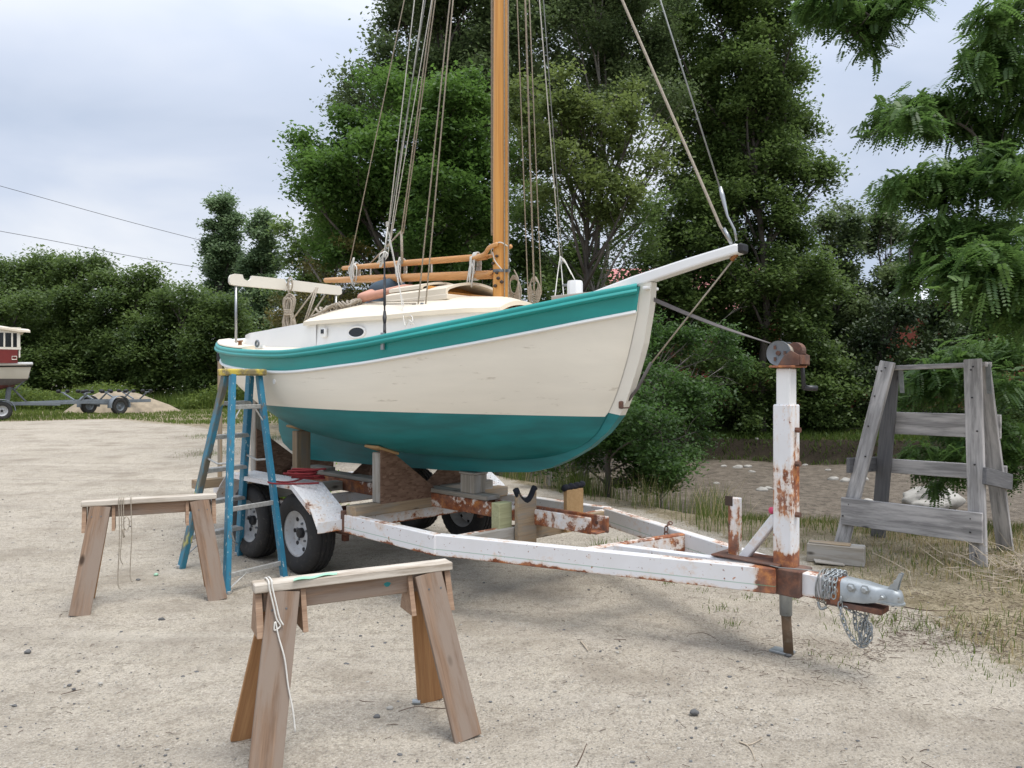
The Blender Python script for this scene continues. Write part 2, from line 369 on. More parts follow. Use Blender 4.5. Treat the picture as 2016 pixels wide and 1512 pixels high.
# ============================================================ TERRAIN
def yb(x): return np.interp(x, [-7, -3, .35, 2.2, 3.2, 4.75, 9, 60], [34, 17, 12.6, 9.5, 8.95, 8.7, 8.0, 3])
def yf(x): return np.interp(x, [-7, 0, 5, 12, 60], [40, 24.5, 22, 20.5, 16])
def creek(x, y): return sstep(0, 1.5, y - yb(x)) * (1 - sstep(0, .35, y - yf(x))) * sstep(-7, -3.5, x)
def terr(x, y):
    x = np.asarray(x, float); y = np.asarray(y, float)
    z = .30 * sstep(9, 26, y) * (1 - sstep(-3, 1, x)) + .02 * np.sin(x * .9 + 1) * np.cos(y * .7) * sstep(9, 14, y)
    c = creek(x, y); z = z * (1 - c) - .62 * c + .05 * c * np.sin(x * 1.7 + y * .6) * np.sin(y * 1.1)
    z = z + .55 * sstep(.3, 5, y - yf(x)) * sstep(-7, -2, x) + 2.0 * sstep(45, 160, y)
    return z
def lotedge(x, y):      # >0 beyond the gravel: grass
    xb = np.interp(y, [-5, 3, 4.5, 6, 7.2, 8.2, 9.3, 12.5, 16], [3.6, 3.3, 3.0, 2.95, 2.75, 2.35, 1.9, .2, -1.2])
    r = x - xb
    r = np.where(y > 16, np.maximum(r, (y - 16) * .25 - (-1.2 - x) * .22), r)
    far = y - np.interp(x, [-60, -20, -12, -6, 0], [23.5, 24.8, 28, 34, 38])
    return np.maximum(r, far)
def axis_pts(lo, hi, a, b, fine, n):
    mid = np.arange(a, b + 1e-6, fine)
    l = a - np.cumsum(fine * 1.09 ** np.arange(1, n)); h = b + np.cumsum(fine * 1.09 ** np.arange(1, n))
    return np.concatenate([l[l > lo][::-1], mid, h[h < hi]])
gx = axis_pts(-900, 900, -7, 9, .09, 90); gy = np.unique(np.concatenate([axis_pts(-300, 1500, 1.5, 13, .09, 100), np.arange(19.5, 25.5, .15)]))
XX, YY = np.meshgrid(gx, gy); ZZ = terr(XX, YY)
near = np.exp(-((XX / 9) ** 2 + ((YY - 6) / 8) ** 2))
hsh = lambda a, b, s, p: np.sin(a * s + p) * np.cos(b * s * 1.13 + p * 2) + .5 * np.sin(a * s * 2.3 + b * s * 1.7 + p)
ZZ = ZZ + near * .006 * (hsh(XX, YY, 1.9, .4) + .5 * hsh(YY, XX, 4.7, 1.3))
ms = bpy.data.meshes.new('ground'); ny, nx = XX.shape
ms.vertices.add(nx * ny); ms.vertices.foreach_set('co', np.stack([XX, YY, ZZ], -1).astype(np.float32).ravel())
ii = (np.arange(ny - 1)[:, None] * nx + np.arange(nx - 1)[None, :]).ravel()
q = np.stack([ii, ii + 1, ii + nx + 1, ii + nx], -1).astype(np.int32)
ms.loops.add(q.size); ms.loops.foreach_set('vertex_index', q.ravel()); ms.polygons.add(len(q))
ms.polygons.foreach_set('loop_start', np.arange(0, q.size, 4, dtype=np.int32)); ms.update(calc_edges=True)
ms.polygons.foreach_set('use_smooth', [True] * len(q))
def vat(n, a): t = ms.attributes.new(n, 'FLOAT', 'POINT'); t.data.foreach_set('value', np.asarray(a, np.float32).ravel())
vat('grass', np.clip(.5 + lotedge(XX, YY) * .9, 0, 1)); vat('mud', sstep(.35, 1.2, YY - yb(XX)) * (1 - sstep(-.2, .7, YY - yf(XX))) * sstep(-6, -3, XX))
vat('cut', sstep(-.25, .05, YY - yf(XX)) * (1 - sstep(.35, .7, YY - yf(XX))) * sstep(-6, -3, XX))  # dark strip: shade below the undercut bank edge, painted into the ground colour
vat('bank', sstep(-.6, .8, YY - yf(XX)) * sstep(-6, -3, XX))
def groundmat():
    m, nt = newmat('ground'); v = N(nt, 'ShaderNodeTexCoord').outputs['Object']
    A = lambda n: N(nt, 'ShaderNodeAttribute', attribute_name=n).outputs['Fac']
    big = nz(nt, v, .55, 5, .6); med = nz(nt, v, 3.2, 6, .65); fin = nz(nt, v, 44, 8, .82); vf = nz(nt, v, 95, 4, .75)
    col = mix(nt, ramp(nt, big, .3, .7), (.37, .325, .268), (.51, .455, .375))
    col = mix(nt, ramp(nt, med, .40, .68, (0, 0, 0), (.6, .6, .6)), col, (.58, .515, .41))
    col = mix(nt, ramp(nt, mix(nt, .2, fin, med), .49, .64, (0, 0, 0), (.72, .72, .72)), col, (.20, .17, .135))
    col = mix(nt, ramp(nt, vf, .54, .62, (0, 0, 0), (.7, .7, .7)), col, (.68, .63, .55)); col = mix(nt, ramp(nt, vf, .36, .44, (.6, .6, .6), (0, 0, 0)), col, (.17, .155, .135)); col = mix(nt, ramp(nt, nz(nt, v, 1.3, 4, .5), .5, .72, (0, 0, 0), (.75, .75, .75)), col, (.27, .23, .18)); col = mix(nt, ramp(nt, nz(nt, v, 9, 7, .75), .50, .62, (0, 0, 0), (.5, .5, .5)), col, (.25, .215, .17))
    st = N(nt, 'ShaderNodeMapping', {'Vector': v, 'Rotation': (0, 0, .3), 'Scale': (1.2, 7, 1)}).outputs[0]
    col = mix(nt, ramp(nt, nz(nt, st, 5, 6, .7), .60, .70, (0, 0, 0), (.55, .55, .55)), col, (.15, .125, .10))
    st2 = N(nt, 'ShaderNodeMapping', {'Vector': v, 'Rotation': (0, 0, -.95), 'Scale': (.22, 2.2, 1)}).outputs[0]; col = mix(nt, ramp(nt, nz(nt, st2, 1.6, 5, .55, .3), .50, .70, (0, 0, 0), (.30, .30, .30)), col, (.27, .24, .20)); col = mix(nt, ramp(nt, nz(nt, st2, 1.1, 4, .5, .5), .55, .75, (0, 0, 0), (.3, .3, .3)), col, (.60, .55, .47))
    vo = N(nt, 'ShaderNodeTexVoronoi', {'Vector': v, 'Scale': 42.0, 'Randomness': 1}); g = ramp(nt, vo.outputs['Distance'], .05, .45, (1, 1, 1), (0, 0, 0))
    soil = mix(nt, ramp(nt, med, .35, .65), (.20, .16, .10), (.42, .355, .25)); soil = mix(nt, ramp(nt, fin, .48, .60), soil, (.115, .10, .05)); soil = mix(nt, ramp(nt, vf, .54, .62, (0, 0, 0), (.3, .3, .3)), soil, (.45, .40, .30))
    mudc = mix(nt, ramp(nt, med, .35, .65), (.12, .10, .08), (.225, .19, .15)); mudc = mix(nt, ramp(nt, nz(nt, v, 9, 8, .75), .5, .62, (0, 0, 0), (.8, .8, .8)), mudc, (.06, .05, .04)); mudc = mix(nt, ramp(nt, nz(nt, v, 22, 5, .8), .58, .66, (0, 0, 0), (.5, .5, .5)), mudc, (.36, .33, .28))
    bank = mix(nt, ramp(nt, med, .4, .6), (.03, .038, .014), (.085, .08, .035))
    brk = N(nt, 'ShaderNodeMath', {0: A('grass'), 1: N(nt, 'ShaderNodeMath', {0: nz(nt, v, 3.4, 8, .75), 1: 1.0}, operation='MULTIPLY').outputs[0]}, operation='ADD').outputs[0]
    f = N(nt, 'ShaderNodeMapRange', {'Value': brk, 'From Min': .86, 'From Max': 1.0}).outputs[0]
    col = mix(nt, f, col, soil)
    col = mix(nt, A('mud'), col, mudc); col = mix(nt, A('bank'), col, bank); col = mix(nt, A('cut'), col, (.035, .028, .02))
    h = N(nt, 'ShaderNodeMath', {0: N(nt, 'ShaderNodeMath', {0: fin, 1: g}, operation='ADD').outputs[0], 1: N(nt, 'ShaderNodeMath', {0: med, 1: 2.0}, operation='MULTIPLY').outputs[0]}, operation='ADD').outputs[0]
    out(nt, prin(nt, col, .95, 0, bump(nt, h, .8, .02), .15)); return m
go = link('ground', ms, groundmat()); tag(go, 'pale sandy gravel yard running down to a muddy creek bed', kind='structure')

# ============================================================ PLANTS
def unit(n):
    v = rng.normal(size=(n, 3)); return v / np.linalg.norm(v, axis=1, keepdims=True)
def leafobj(name, C, size, tone, mat, parent, up=.6, asp=.6, dbias=None):
    n = len(C); d = unit(n)
    if dbias is not None: d = d + dbias
    nn = unit(n); nn[:, 2] = np.abs(nn[:, 2]) + up; nn /= np.linalg.norm(nn, axis=1, keepdims=True)
    d -= nn * (d * nn).sum(1, keepdims=True); d /= np.linalg.norm(d, axis=1, keepdims=True) + 1e-9
    w = np.cross(nn, d); s = (size * rng.uniform(.5, 1.45, n))[:, None] * .5
    a = C + d * s; b = C + w * s * asp - d * s * .15; c = C - d * s; e_ = C - w * s * asp - d * s * .15
    return fastmesh(name, np.stack([a, b, c, e_], 1), 4, np.clip(tone, 0, 1), mat, parent)
def limb(mb, a, b, r0, r1, bend=.12, n=5, sides=6):
    a = Vector(a); b = Vector(b); ln = (b - a).length; off = Vector(rng.normal(size=3)) * ln * bend; off.z = abs(off.z) * .6
    pts = [a.lerp(b, i / n) + off * math.sin(math.pi * i / n) * .5 for i in range(n + 1)]
    mb.tube(pts, [lerp(r0, r1, i / n) for i in range(n + 1)], sides); return pts
def crown_pts(blobs, k, rho, flat=.7, fill=.42):
    """leaf centres gathered into clumps spread through each ellipsoid"""
    Cs, Ts, cl = [], [], []
    for c, r in blobs:
        area = math.pi * r[0] * r[2]; nl = int(area * k); nc = max(6, int(area * 1.6 / (rho * rho * 2.2)))
        u = unit(nc) * (rng.uniform(0, 1, nc) ** fill)[:, None]
        cc = np.array(c) + u * np.array(r); cl.append(cc)
        w = rng.uniform(.4, 1.6, nc); w /= w.sum(); idx = rng.choice(nc, nl, p=w)
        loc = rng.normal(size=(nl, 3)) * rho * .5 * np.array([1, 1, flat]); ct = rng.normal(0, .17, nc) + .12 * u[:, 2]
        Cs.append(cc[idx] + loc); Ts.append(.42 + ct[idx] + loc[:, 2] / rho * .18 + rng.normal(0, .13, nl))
    return np.concatenate(Cs), np.concatenate(Ts), cl
def tree(name, label, cat_, d, basepx, blobs, leaf, mat, k=1500, rho=.42, trunk=.14, depth=.9, bark='bark', group=None, by=None, top=None, lean=0, flat=.7, up=.6, asp=.6, dj=1.0, nsub=9, fill=.42, base=None):
    """blobs: (px, py, rx, ry[, extra depth]) in the photo's pixels at distance d"""
    bx = (basepx - 1008) / F * d; byy = d if by is None else by; bx = (basepx - 1008) / F * byy
    z0 = float(terr(bx, byy)) - .05; root = thing(name, label, cat_, (bx, byy, z0), 0, group); o = Vector((bx, byy, z0))
    B = []
    for i, b in enumerate(blobs):
        dd = d + (b[4] if len(b) > 4 else rng.uniform(-dj, dj)); c = P(b[0], b[1], dd) - o; rx = b[2] / F * dd; rz = b[3] / F * dd
        B.append((c, (rx, max(rx * .8, min(rx, rz)) * depth, rz)))
    C_, T_, cl = crown_pts(B, k, rho, flat, fill)
    keep = C_[:, 2] > .05; C_, T_ = C_[keep], T_[keep]
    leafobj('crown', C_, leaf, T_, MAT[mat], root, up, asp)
    mb = MB(); topz = max(b[0].z for b in B); tx = sum(b[0].x for b in B) / len(B); ty = sum(b[0].y for b in B) / len(B)
    tp = Vector((tx * .7 + lean, ty * .7, topz * .92)); tr = [Vector((0, 0, -.1)).lerp(tp, i / 7) + Vector((rng.normal() * .12, rng.normal() * .12, 0)) * (1 if i else 0) for i in range(8)]
    mb.tube(tr, [lerp(trunk, trunk * .18, i / 7) for i in range(8)], 8)
    for (c, r), cc in zip(B, cl):
        f = min(.9, max(.12, (c.z - r[2] * .6) / topz * .8)); a = tr[int(f * 7)].lerp(tr[min(7, int(f * 7) + 1)], f * 7 % 1)
        pts = limb(mb, a, c, trunk * .38, trunk * .12)
        for j in rng.choice(len(cc), min(nsub, len(cc)), replace=False): limb(mb, pts[3 + int(rng.integers(0, 3))], cc[j], trunk * .10, .006, .15, 4, 4)
    mb.build('trunk', MAT[bark], root, smooth=True, fix=False); return root
def bare(name, label, d, px, hz, spread, mat='deadwood', n0=9, seed=1, r=.05, cat_='bare tree', py0=None, group=None):
    st = random.Random(seed); x = (px - 1008) / F * d; z0 = float(terr(x, d)) if py0 is None else P(px, py0, d).z
    root = thing(name, label, cat_, (x, d, z0), 0, group); mb = MB()
    def grow(p, dr, ln, r, lv):
        pts = [p]; q = p.copy(); dd = dr.copy()
        for i in range(4):
            dd = (dd + Vector((st.gauss(0, .16), st.gauss(0, .16), st.gauss(0, .12)))).normalized(); q = q + dd * ln / 4; pts.append(q.copy())
        mb.tube(pts, [r * (1 - .15 * i) for i in range(5)], 5 if lv < 2 else 3, cap=False)
        if lv < 4:
            for j in range(st.choice([2, 3, 3]) if lv else n0):
                a = pts[st.randint(1, 4)]; nd = (dd + Vector((st.gauss(0, spread), st.gauss(0, spread), st.gauss(.05, spread * .7)))).normalized(); grow(a, nd, ln * st.uniform(.5, .78), r * .5, lv + 1)
    grow(Vector((0, 0, 0)), Vector((0, 0, 1)), hz, r, 0); mb.build('trunk', MAT[mat], root, smooth=True, fix=False); return root
def grass(name, label, pts, h, wd_, mat, tone=None, parent=None, kind='stuff', lean=.35, cat_='grass'):
    """pts (n,3) roots, h (n) heights"""
    n = len(pts); a = rng.uniform(0, 2 * math.pi, n); side = np.stack([np.cos(a), np.sin(a), 0 * a], 1) * (wd_ * rng.uniform(.6, 1.3, n))[:, None] * .5
    b = rng.uniform(0, 2 * math.pi, n); ln = np.stack([np.cos(b), np.sin(b), 0 * b], 1) * (h * rng.uniform(.1, 1, n) * lean)[:, None]
    up = np.array([0, 0, 1.0])[None] * h[:, None]
    p0 = pts - side; p1 = pts + side; m0 = pts + up * .6 + ln * .4 - side * .7; m1 = pts + up * .6 + ln * .4 + side * .7; tp = pts + up + ln
    t0 = np.stack([p0, p1, m1, m0], 1); t1 = np.stack([m0, m1, tp, tp], 1)
    tn = rng.uniform(0, 1, n) if tone is None else tone
    # second part as a quad whose last two corners nearly meet
    t1[:, 2] += side * .08; t1[:, 3] -= side * .08
    o = fastmesh(name, np.concatenate([t0, t1]).reshape(-1, 3), 4, np.concatenate([tn, tn]), MAT[mat], parent)
    if parent is None: tag(o, label, cat_, kind=kind)
    return o
def onground(x, y): return np.stack([x, y, terr(x, y) - .01], 1)

# ---- big trees behind the boat
tree('maple_tree', 'bright green maple with a broad crown directly behind the gaff and boom', 'tree', 15.5, 800, [(700, 330, 110, 95), (640, 290, 70, 60), (800, 250, 130, 95), (900, 200, 90, 90), (620, 400, 50, 70), (720, 450, 125, 100), (850, 400, 120, 130), (920, 330, 70, 110), (760, 560, 120, 80), (880, 560, 100, 90), (650, 500, 60, 80), (940, 450, 60, 100), (760, 160, 50, 50), (820, 330, 120, 100), (900, 280, 90, 80), (590, 340, 25, 30), (690, 400, 100, 90), (950, 560, 60, 70)], .085, 'leaf_maple', 2500, .36, .13)
tree('tall_tree', 'tall dull green tree rising behind the maple, left of the mast top', 'tree', 20, 900, [(860, 40, 120, 90), (800, 110, 60, 50), (930, 130, 110, 90), (840, -80, 90, 90), (950, -40, 110, 110), (720, 170, 45, 40), (690, 220, 70, 30), (800, 200, 100, 60), (1010, 60, 70, 90), (870, 170, 100, 80), (940, 220, 90, 70), (760, 60, 30, 40), (880, -20, 120, 80), (790, 20, 50, 60), (990, 170, 60, 80)], .10, 'leaf_birch', 1700, .45, .13)
tree('maple_tree', 'dark spreading tree with a dense crown, right of the forestay', 'tree', 23, 1500, [(1440, 60, 120, 90), (1530, 150, 80, 90), (1360, 240, 90, 90), (1480, 150, 100, 90), (1490, 330, 90, 80), (1540, 400, 60, 50), (1620, 350, 30, 25), (1575, 250, 40, 50), (1570, 40, 50, 60), (1480, 20, 100, 80), (1400, 400, 90, 90), (1400, 180, 90, 80), (1500, 230, 100, 90), (1560, 330, 60, 60), (1440, 330, 110, 90), (1600, 340, 35, 35), (1520, 440, 90, 80), (1400, 440, 80, 70), (1460, -60, 110, 90), (1560, 530, 70, 60), (1440, 540, 80, 60), (1330, 70, 70, 80), (1380, -40, 70, 80)], .115, 'leaf_dark', 1150, .48, .14)
tree('birch_tree', 'thin leaved birch whose pale crown fills the gap above the olive tree', 'tree', 21, 1190, [(1130, 40, 90, 80), (1220, 60, 90, 90), (1080, -60, 90, 80), (1200, -70, 110, 90), (1290, 120, 70, 60), (1180, 140, 110, 50), (1060, 130, 60, 70), (1150, 0, 100, 70), (1270, 20, 80, 80), (1240, 170, 80, 60), (1310, 190, 50, 60)], .095, 'leaf_birch', 1300, .5, .10, bark='bark_birch')
tree('olive_leaf_tree', 'yellowish green tree with loose tufts right of the mast', 'tree', 15, 1130, [(1110, 190, 70, 50), (1180, 270, 90, 60), (1080, 280, 60, 60), (1260, 220, 50, 45), (1290, 330, 40, 30), (1150, 340, 110, 50), (1240, 380, 60, 40), (1040, 180, 40, 60), (1210, 190, 60, 30), (1140, 240, 90, 60), (1220, 310, 70, 50), (1100, 370, 60, 40), (1180, 390, 70, 40), (1310, 270, 30, 25), (1060, 230, 50, 50)], .08, 'leaf_olive', 1800, .30, .09, nsub=16)
tree('birch_tree', 'slender birch with grey bark seen through the gap above the foredeck', 'tree', 19, 1200, [(1080, 420, 60, 60), (1190, 420, 50, 60), (1280, 420, 50, 60), (1240, 500, 60, 40), (1100, 520, 70, 50), (1160, 540, 40, 40), (1060, 480, 60, 60), (1140, 470, 50, 50), (1040, 400, 40, 60)], .09, 'leaf_dark', 1000, .45, .09, bark='bark_birch', nsub=20)
tree('alder_tree', 'dense green alder standing behind the bowsprit', 'tree', 23.5, 1390, [(1370, 500, 90, 70), (1420, 590, 110, 70), (1330, 620, 90, 90), (1450, 680, 100, 80), (1350, 740, 110, 90), (1480, 770, 80, 70), (1320, 420, 45, 40), (1260, 700, 70, 90), (1490, 590, 60, 70), (1240, 600, 60, 60), (1300, 540, 60, 50), (1200, 640, 60, 50), (1280, 770, 90, 60), (1420, 810, 90, 35), (1180, 560, 40, 40)], .115, 'leaf_dark', 1500, .46, .1)
tree('alder_bush', 'low leafy bush under the bow at the edge of the creek', 'bush', 11, 1200, [(1230, 790, 90, 70), (1260, 640, 60, 60, 1.8), (1330, 690, 70, 60, 2), (1380, 770, 60, 60, 2), (1210, 700, 70, 60, 1), (1310, 770, 80, 60, 1), (1370, 850, 50, 50, 1.5), (1420, 700, 50, 50, 2.5), (1300, 850, 80, 60), (1200, 880, 80, 60), (1300, 920, 60, 50), (1130, 900, 70, 45), (1240, 950, 90, 30), (1150, 800, 60, 50), (1300, 900, 90, 50, .5), (1200, 850, 90, 60)], .06, 'leaf_alder', 3600, .26, .05)
tree('alder_tree', 'dark green tree right behind the winch post', 'tree', 24, 1580, [(1580, 640, 80, 70), (1540, 740, 90, 60), (1620, 560, 60, 60), (1600, 780, 90, 40), (1640, 730, 70, 60), (1500, 800, 90, 40), (1560, 480, 50, 40), (1530, 580, 60, 60), (1600, 700, 90, 50), (1480, 700, 70, 60)], .115, 'leaf_dark', 1500, .46, .12)
tree('poplar_tree', 'light green twin topped tree left of the open sky gap', 'tree', 28, 1650, [(1650, 500, 50, 90), (1620, 640, 50, 60), (1680, 640, 50, 60), (1600, 560, 30, 40), (1660, 440, 25, 40), (1640, 600, 60, 70), (1690, 560, 45, 70)], .14, 'leaf_birch', 1500, .5, .1)
tree('poplar_tree', 'light green tree with a narrow top beneath the locust fronds', 'tree', 28, 1740, [(1745, 480, 42, 70), (1750, 640, 50, 40), (1740, 430, 18, 35), (1755, 560, 50, 60), (1720, 620, 60, 50)], .14, 'leaf_birch', 1500, .5, .1)
tree('cedar_tree', 'very dark cedar with a pointed top right of the pale roof', 'tree', 25, 1880, [(1890, 620, 70, 70), (1830, 672, 50, 28), (1880, 560, 35, 45), (1850, 700, 80, 60), (1950, 640, 80, 90), (2020, 600, 70, 90), (1930, 740, 100, 50)], .12, 'leaf_cedar', 1400, .4, .16, flat=.9, up=.2)
tree('cedar_tree', 'dark cedar left of the pale roof, behind the wooden stand', 'tree', 24, 1720, [(1720, 680, 70, 60), (1760, 640, 50, 50), (1680, 740, 60, 50), (1770, 730, 80, 50), (1700, 800, 90, 40)], .12, 'leaf_cedar', 1400, .4, .16, flat=.9, up=.2)
tree('willow_bush', 'green shrubs on the far creek bank seen through the wooden stand', 'bush', 23.5, 1800, [(1800, 780, 80, 40), (1700, 850, 60, 25), (1780, 860, 60, 20), (1870, 800, 70, 50), (1960, 800, 80, 60), (2030, 780, 60, 70), (1740, 830, 50, 20), (1850, 850, 50, 20)], .085, 'leaf_hedge', 1500, .34, .06)
tree('alder_bush', 'low bush on the far bank between winch post and wooden stand', 'bush', 23.8, 1610, [(1560, 800, 60, 40), (1400, 850, 70, 22), (1500, 855, 70, 20), (1600, 850, 70, 20), (1660, 845, 60, 25), (1640, 810, 70, 35), (1480, 830, 60, 25), (1420, 830, 60, 25)], .09, 'leaf_hedge', 1500, .34, .06)
tree('larch_tree', 'brownish yellow conifer behind the coiled mainsheet', 'tree', 14.5, 620, [(600, 600, 60, 35), (560, 620, 40, 25), (650, 640, 80, 40), (690, 560, 50, 40), (640, 540, 50, 35), (690, 490, 45, 30), (580, 660, 60, 30), (720, 620, 50, 50), (610, 640, 60, 40), (670, 600, 50, 40)], .075, 'leaf_spruce', 2100, .24, .08, flat=.5, up=.1, asp=.3, nsub=16)
tree('oak_tree', 'mid green tree filling the space left of the maple', 'tree', 22, 600, [(600, 470, 50, 45), (590, 510, 30, 25), (630, 560, 50, 50), (590, 640, 60, 50), (575, 590, 28, 35), (650, 420, 40, 50), (640, 640, 80, 60)], .11, 'leaf_dark', 1500, .42, .12)
tree('oak_tree', 'dark tree in deep shade behind the foredeck and boom', 'tree', 19, 960, [(900, 620, 120, 90), (1020, 620, 100, 90), (780, 640, 110, 90), (960, 520, 90, 80), (1100, 680, 120, 80), (960, 740, 150, 70), (720, 760, 150, 60), (1150, 780, 100, 60)], .11, 'leaf_dark', 1500, .42, .13)
tree('ash_tree', 'large ash closing the view behind the olive green tree and rigging', 'tree', 27, 1150, [(1020, 330, 90, 110), (1400, 330, 110, 120), (1230, 620, 120, 80), (900, 120, 110, 100), (1060, 160, 110, 80), (1300, 160, 120, 90), (1500, 300, 80, 110), (1180, 60, 110, 80), (1330, -20, 120, 80), (860, 500, 120, 110), (1500, 520, 90, 90), (1070, 560, 90, 70), (1360, 480, 90, 80)], .15, 'leaf_dark', 900, .65, .16)
tree('thicket_bush', 'dark undergrowth behind the trailer wheels under the hull', 'bush', 20, 700, [(640, 760, 90, 40), (760, 800, 100, 40), (900, 800, 120, 40), (1030, 820, 100, 40), (560, 770, 60, 30)], .10, 'leaf_hedge', 1400, .4, .06)
for i, (px, h_, s_) in enumerate([(1080, 3.2, .55), (1130, 4.0, .45), (1010, 3.0, .5), (1270, 3.6, .5), (1150, 2.6, .6)]):
    bare('bare_tree', ['leafless grey tangle of branches behind the mast foot', 'tall leafless tree right of the hanging coil', 'leafless tree just right of the mast', 'leafless pale tree below the forestay', 'low leafless tangle above the samson post'][i], [14, 15.5, 13.5, 16, 13][i], px, h_ * .55, s_, ['deadwood', 'bark', 'deadwood', 'bark_birch', 'deadwood'][i], seed=i + 3, r=.055, group='leafless trees behind the boat')
bare('fallen_branch', 'dead branches hanging over the creek bank below the bow', 12, 1300, .9, .8, 'deadwood', seed=21, r=.022, cat_='branch')
# ---- tree belt far left
gl = 'trees behind the far trailer'
HT = [(-60, 560, 90, 60, 46, 'at the left edge of the photo behind the cream cabin boat'), (70, 560, 90, 55, 44, 'with a rounded crown above the far trailer winch'), (165, 570, 75, 65, 43, 'tallest of the belt, with a lumpy top'), (265, 590, 70, 55, 42, 'with a thin twiggy top left of the poplar'), (350, 620, 70, 50, 41, 'low and broad, in front of the poplar foot'), (430, 640, 60, 50, 41, 'behind the step ladder top'), (20, 640, 80, 60, 41, 'dark and low behind the cream cabin boat')]
for i, (px, py, rx, ry, d, lb) in enumerate(HT):
    bl = [(px, py, rx, ry), (px - rx * .6, py + 60, rx * .8, ry), (px + rx * .6, py + 50, rx * .8, ry * .9), (px, py + 120, rx * 1.1, ry * .8), (px + 25, py - ry * .7, rx * .4, ry * .4), (px - 30, py - ry * .6, rx * .45, ry * .35), (px + rx * .7, py + 130, rx * .7, ry * .6)]
    tree('broadleaf_tree', 'leafy green tree ' + lb, 'tree', d, px, [b for b in bl if b[1] < 760], .17, 'leaf_hedge', 950, .8, .15, group=gl, nsub=5)
tree('thicket_bush', 'dark continuous thicket closing the far side of the yard', 'bush', 42, 200, [(x, 700 + (x * 7 % 30), 70, 50) for x in range(-60, 480, 60)] + [(x, 758, 60, 28) for x in range(-60, 480, 50)], .19, 'leaf_hedge', 650, .7, .1, nsub=3)
tree('poplar_tree', 'tall columnar poplar, the taller of the two left of the boat', 'tree', 50, 432, [(441, 415, 20, 42), (434, 470, 29, 55), (428, 540, 35, 60), (461, 475, 14, 55), (450, 560, 27, 70), (425, 620, 38, 60), (442, 390, 9, 26), (432, 505, 33, 50)], .19, 'leaf_poplar', 1500, .6, .2, nsub=5)
tree('poplar_tree', 'shorter columnar poplar just left of the wooden boom end', 'tree', 48, 515, [(518, 450, 18, 32), (512, 490, 25, 45), (512, 540, 28, 50), (526, 580, 28, 50), (503, 600, 26, 50), (515, 650, 36, 40), (538, 520, 12, 25)], .19, 'leaf_poplar', 1500, .6, .2, nsub=5)
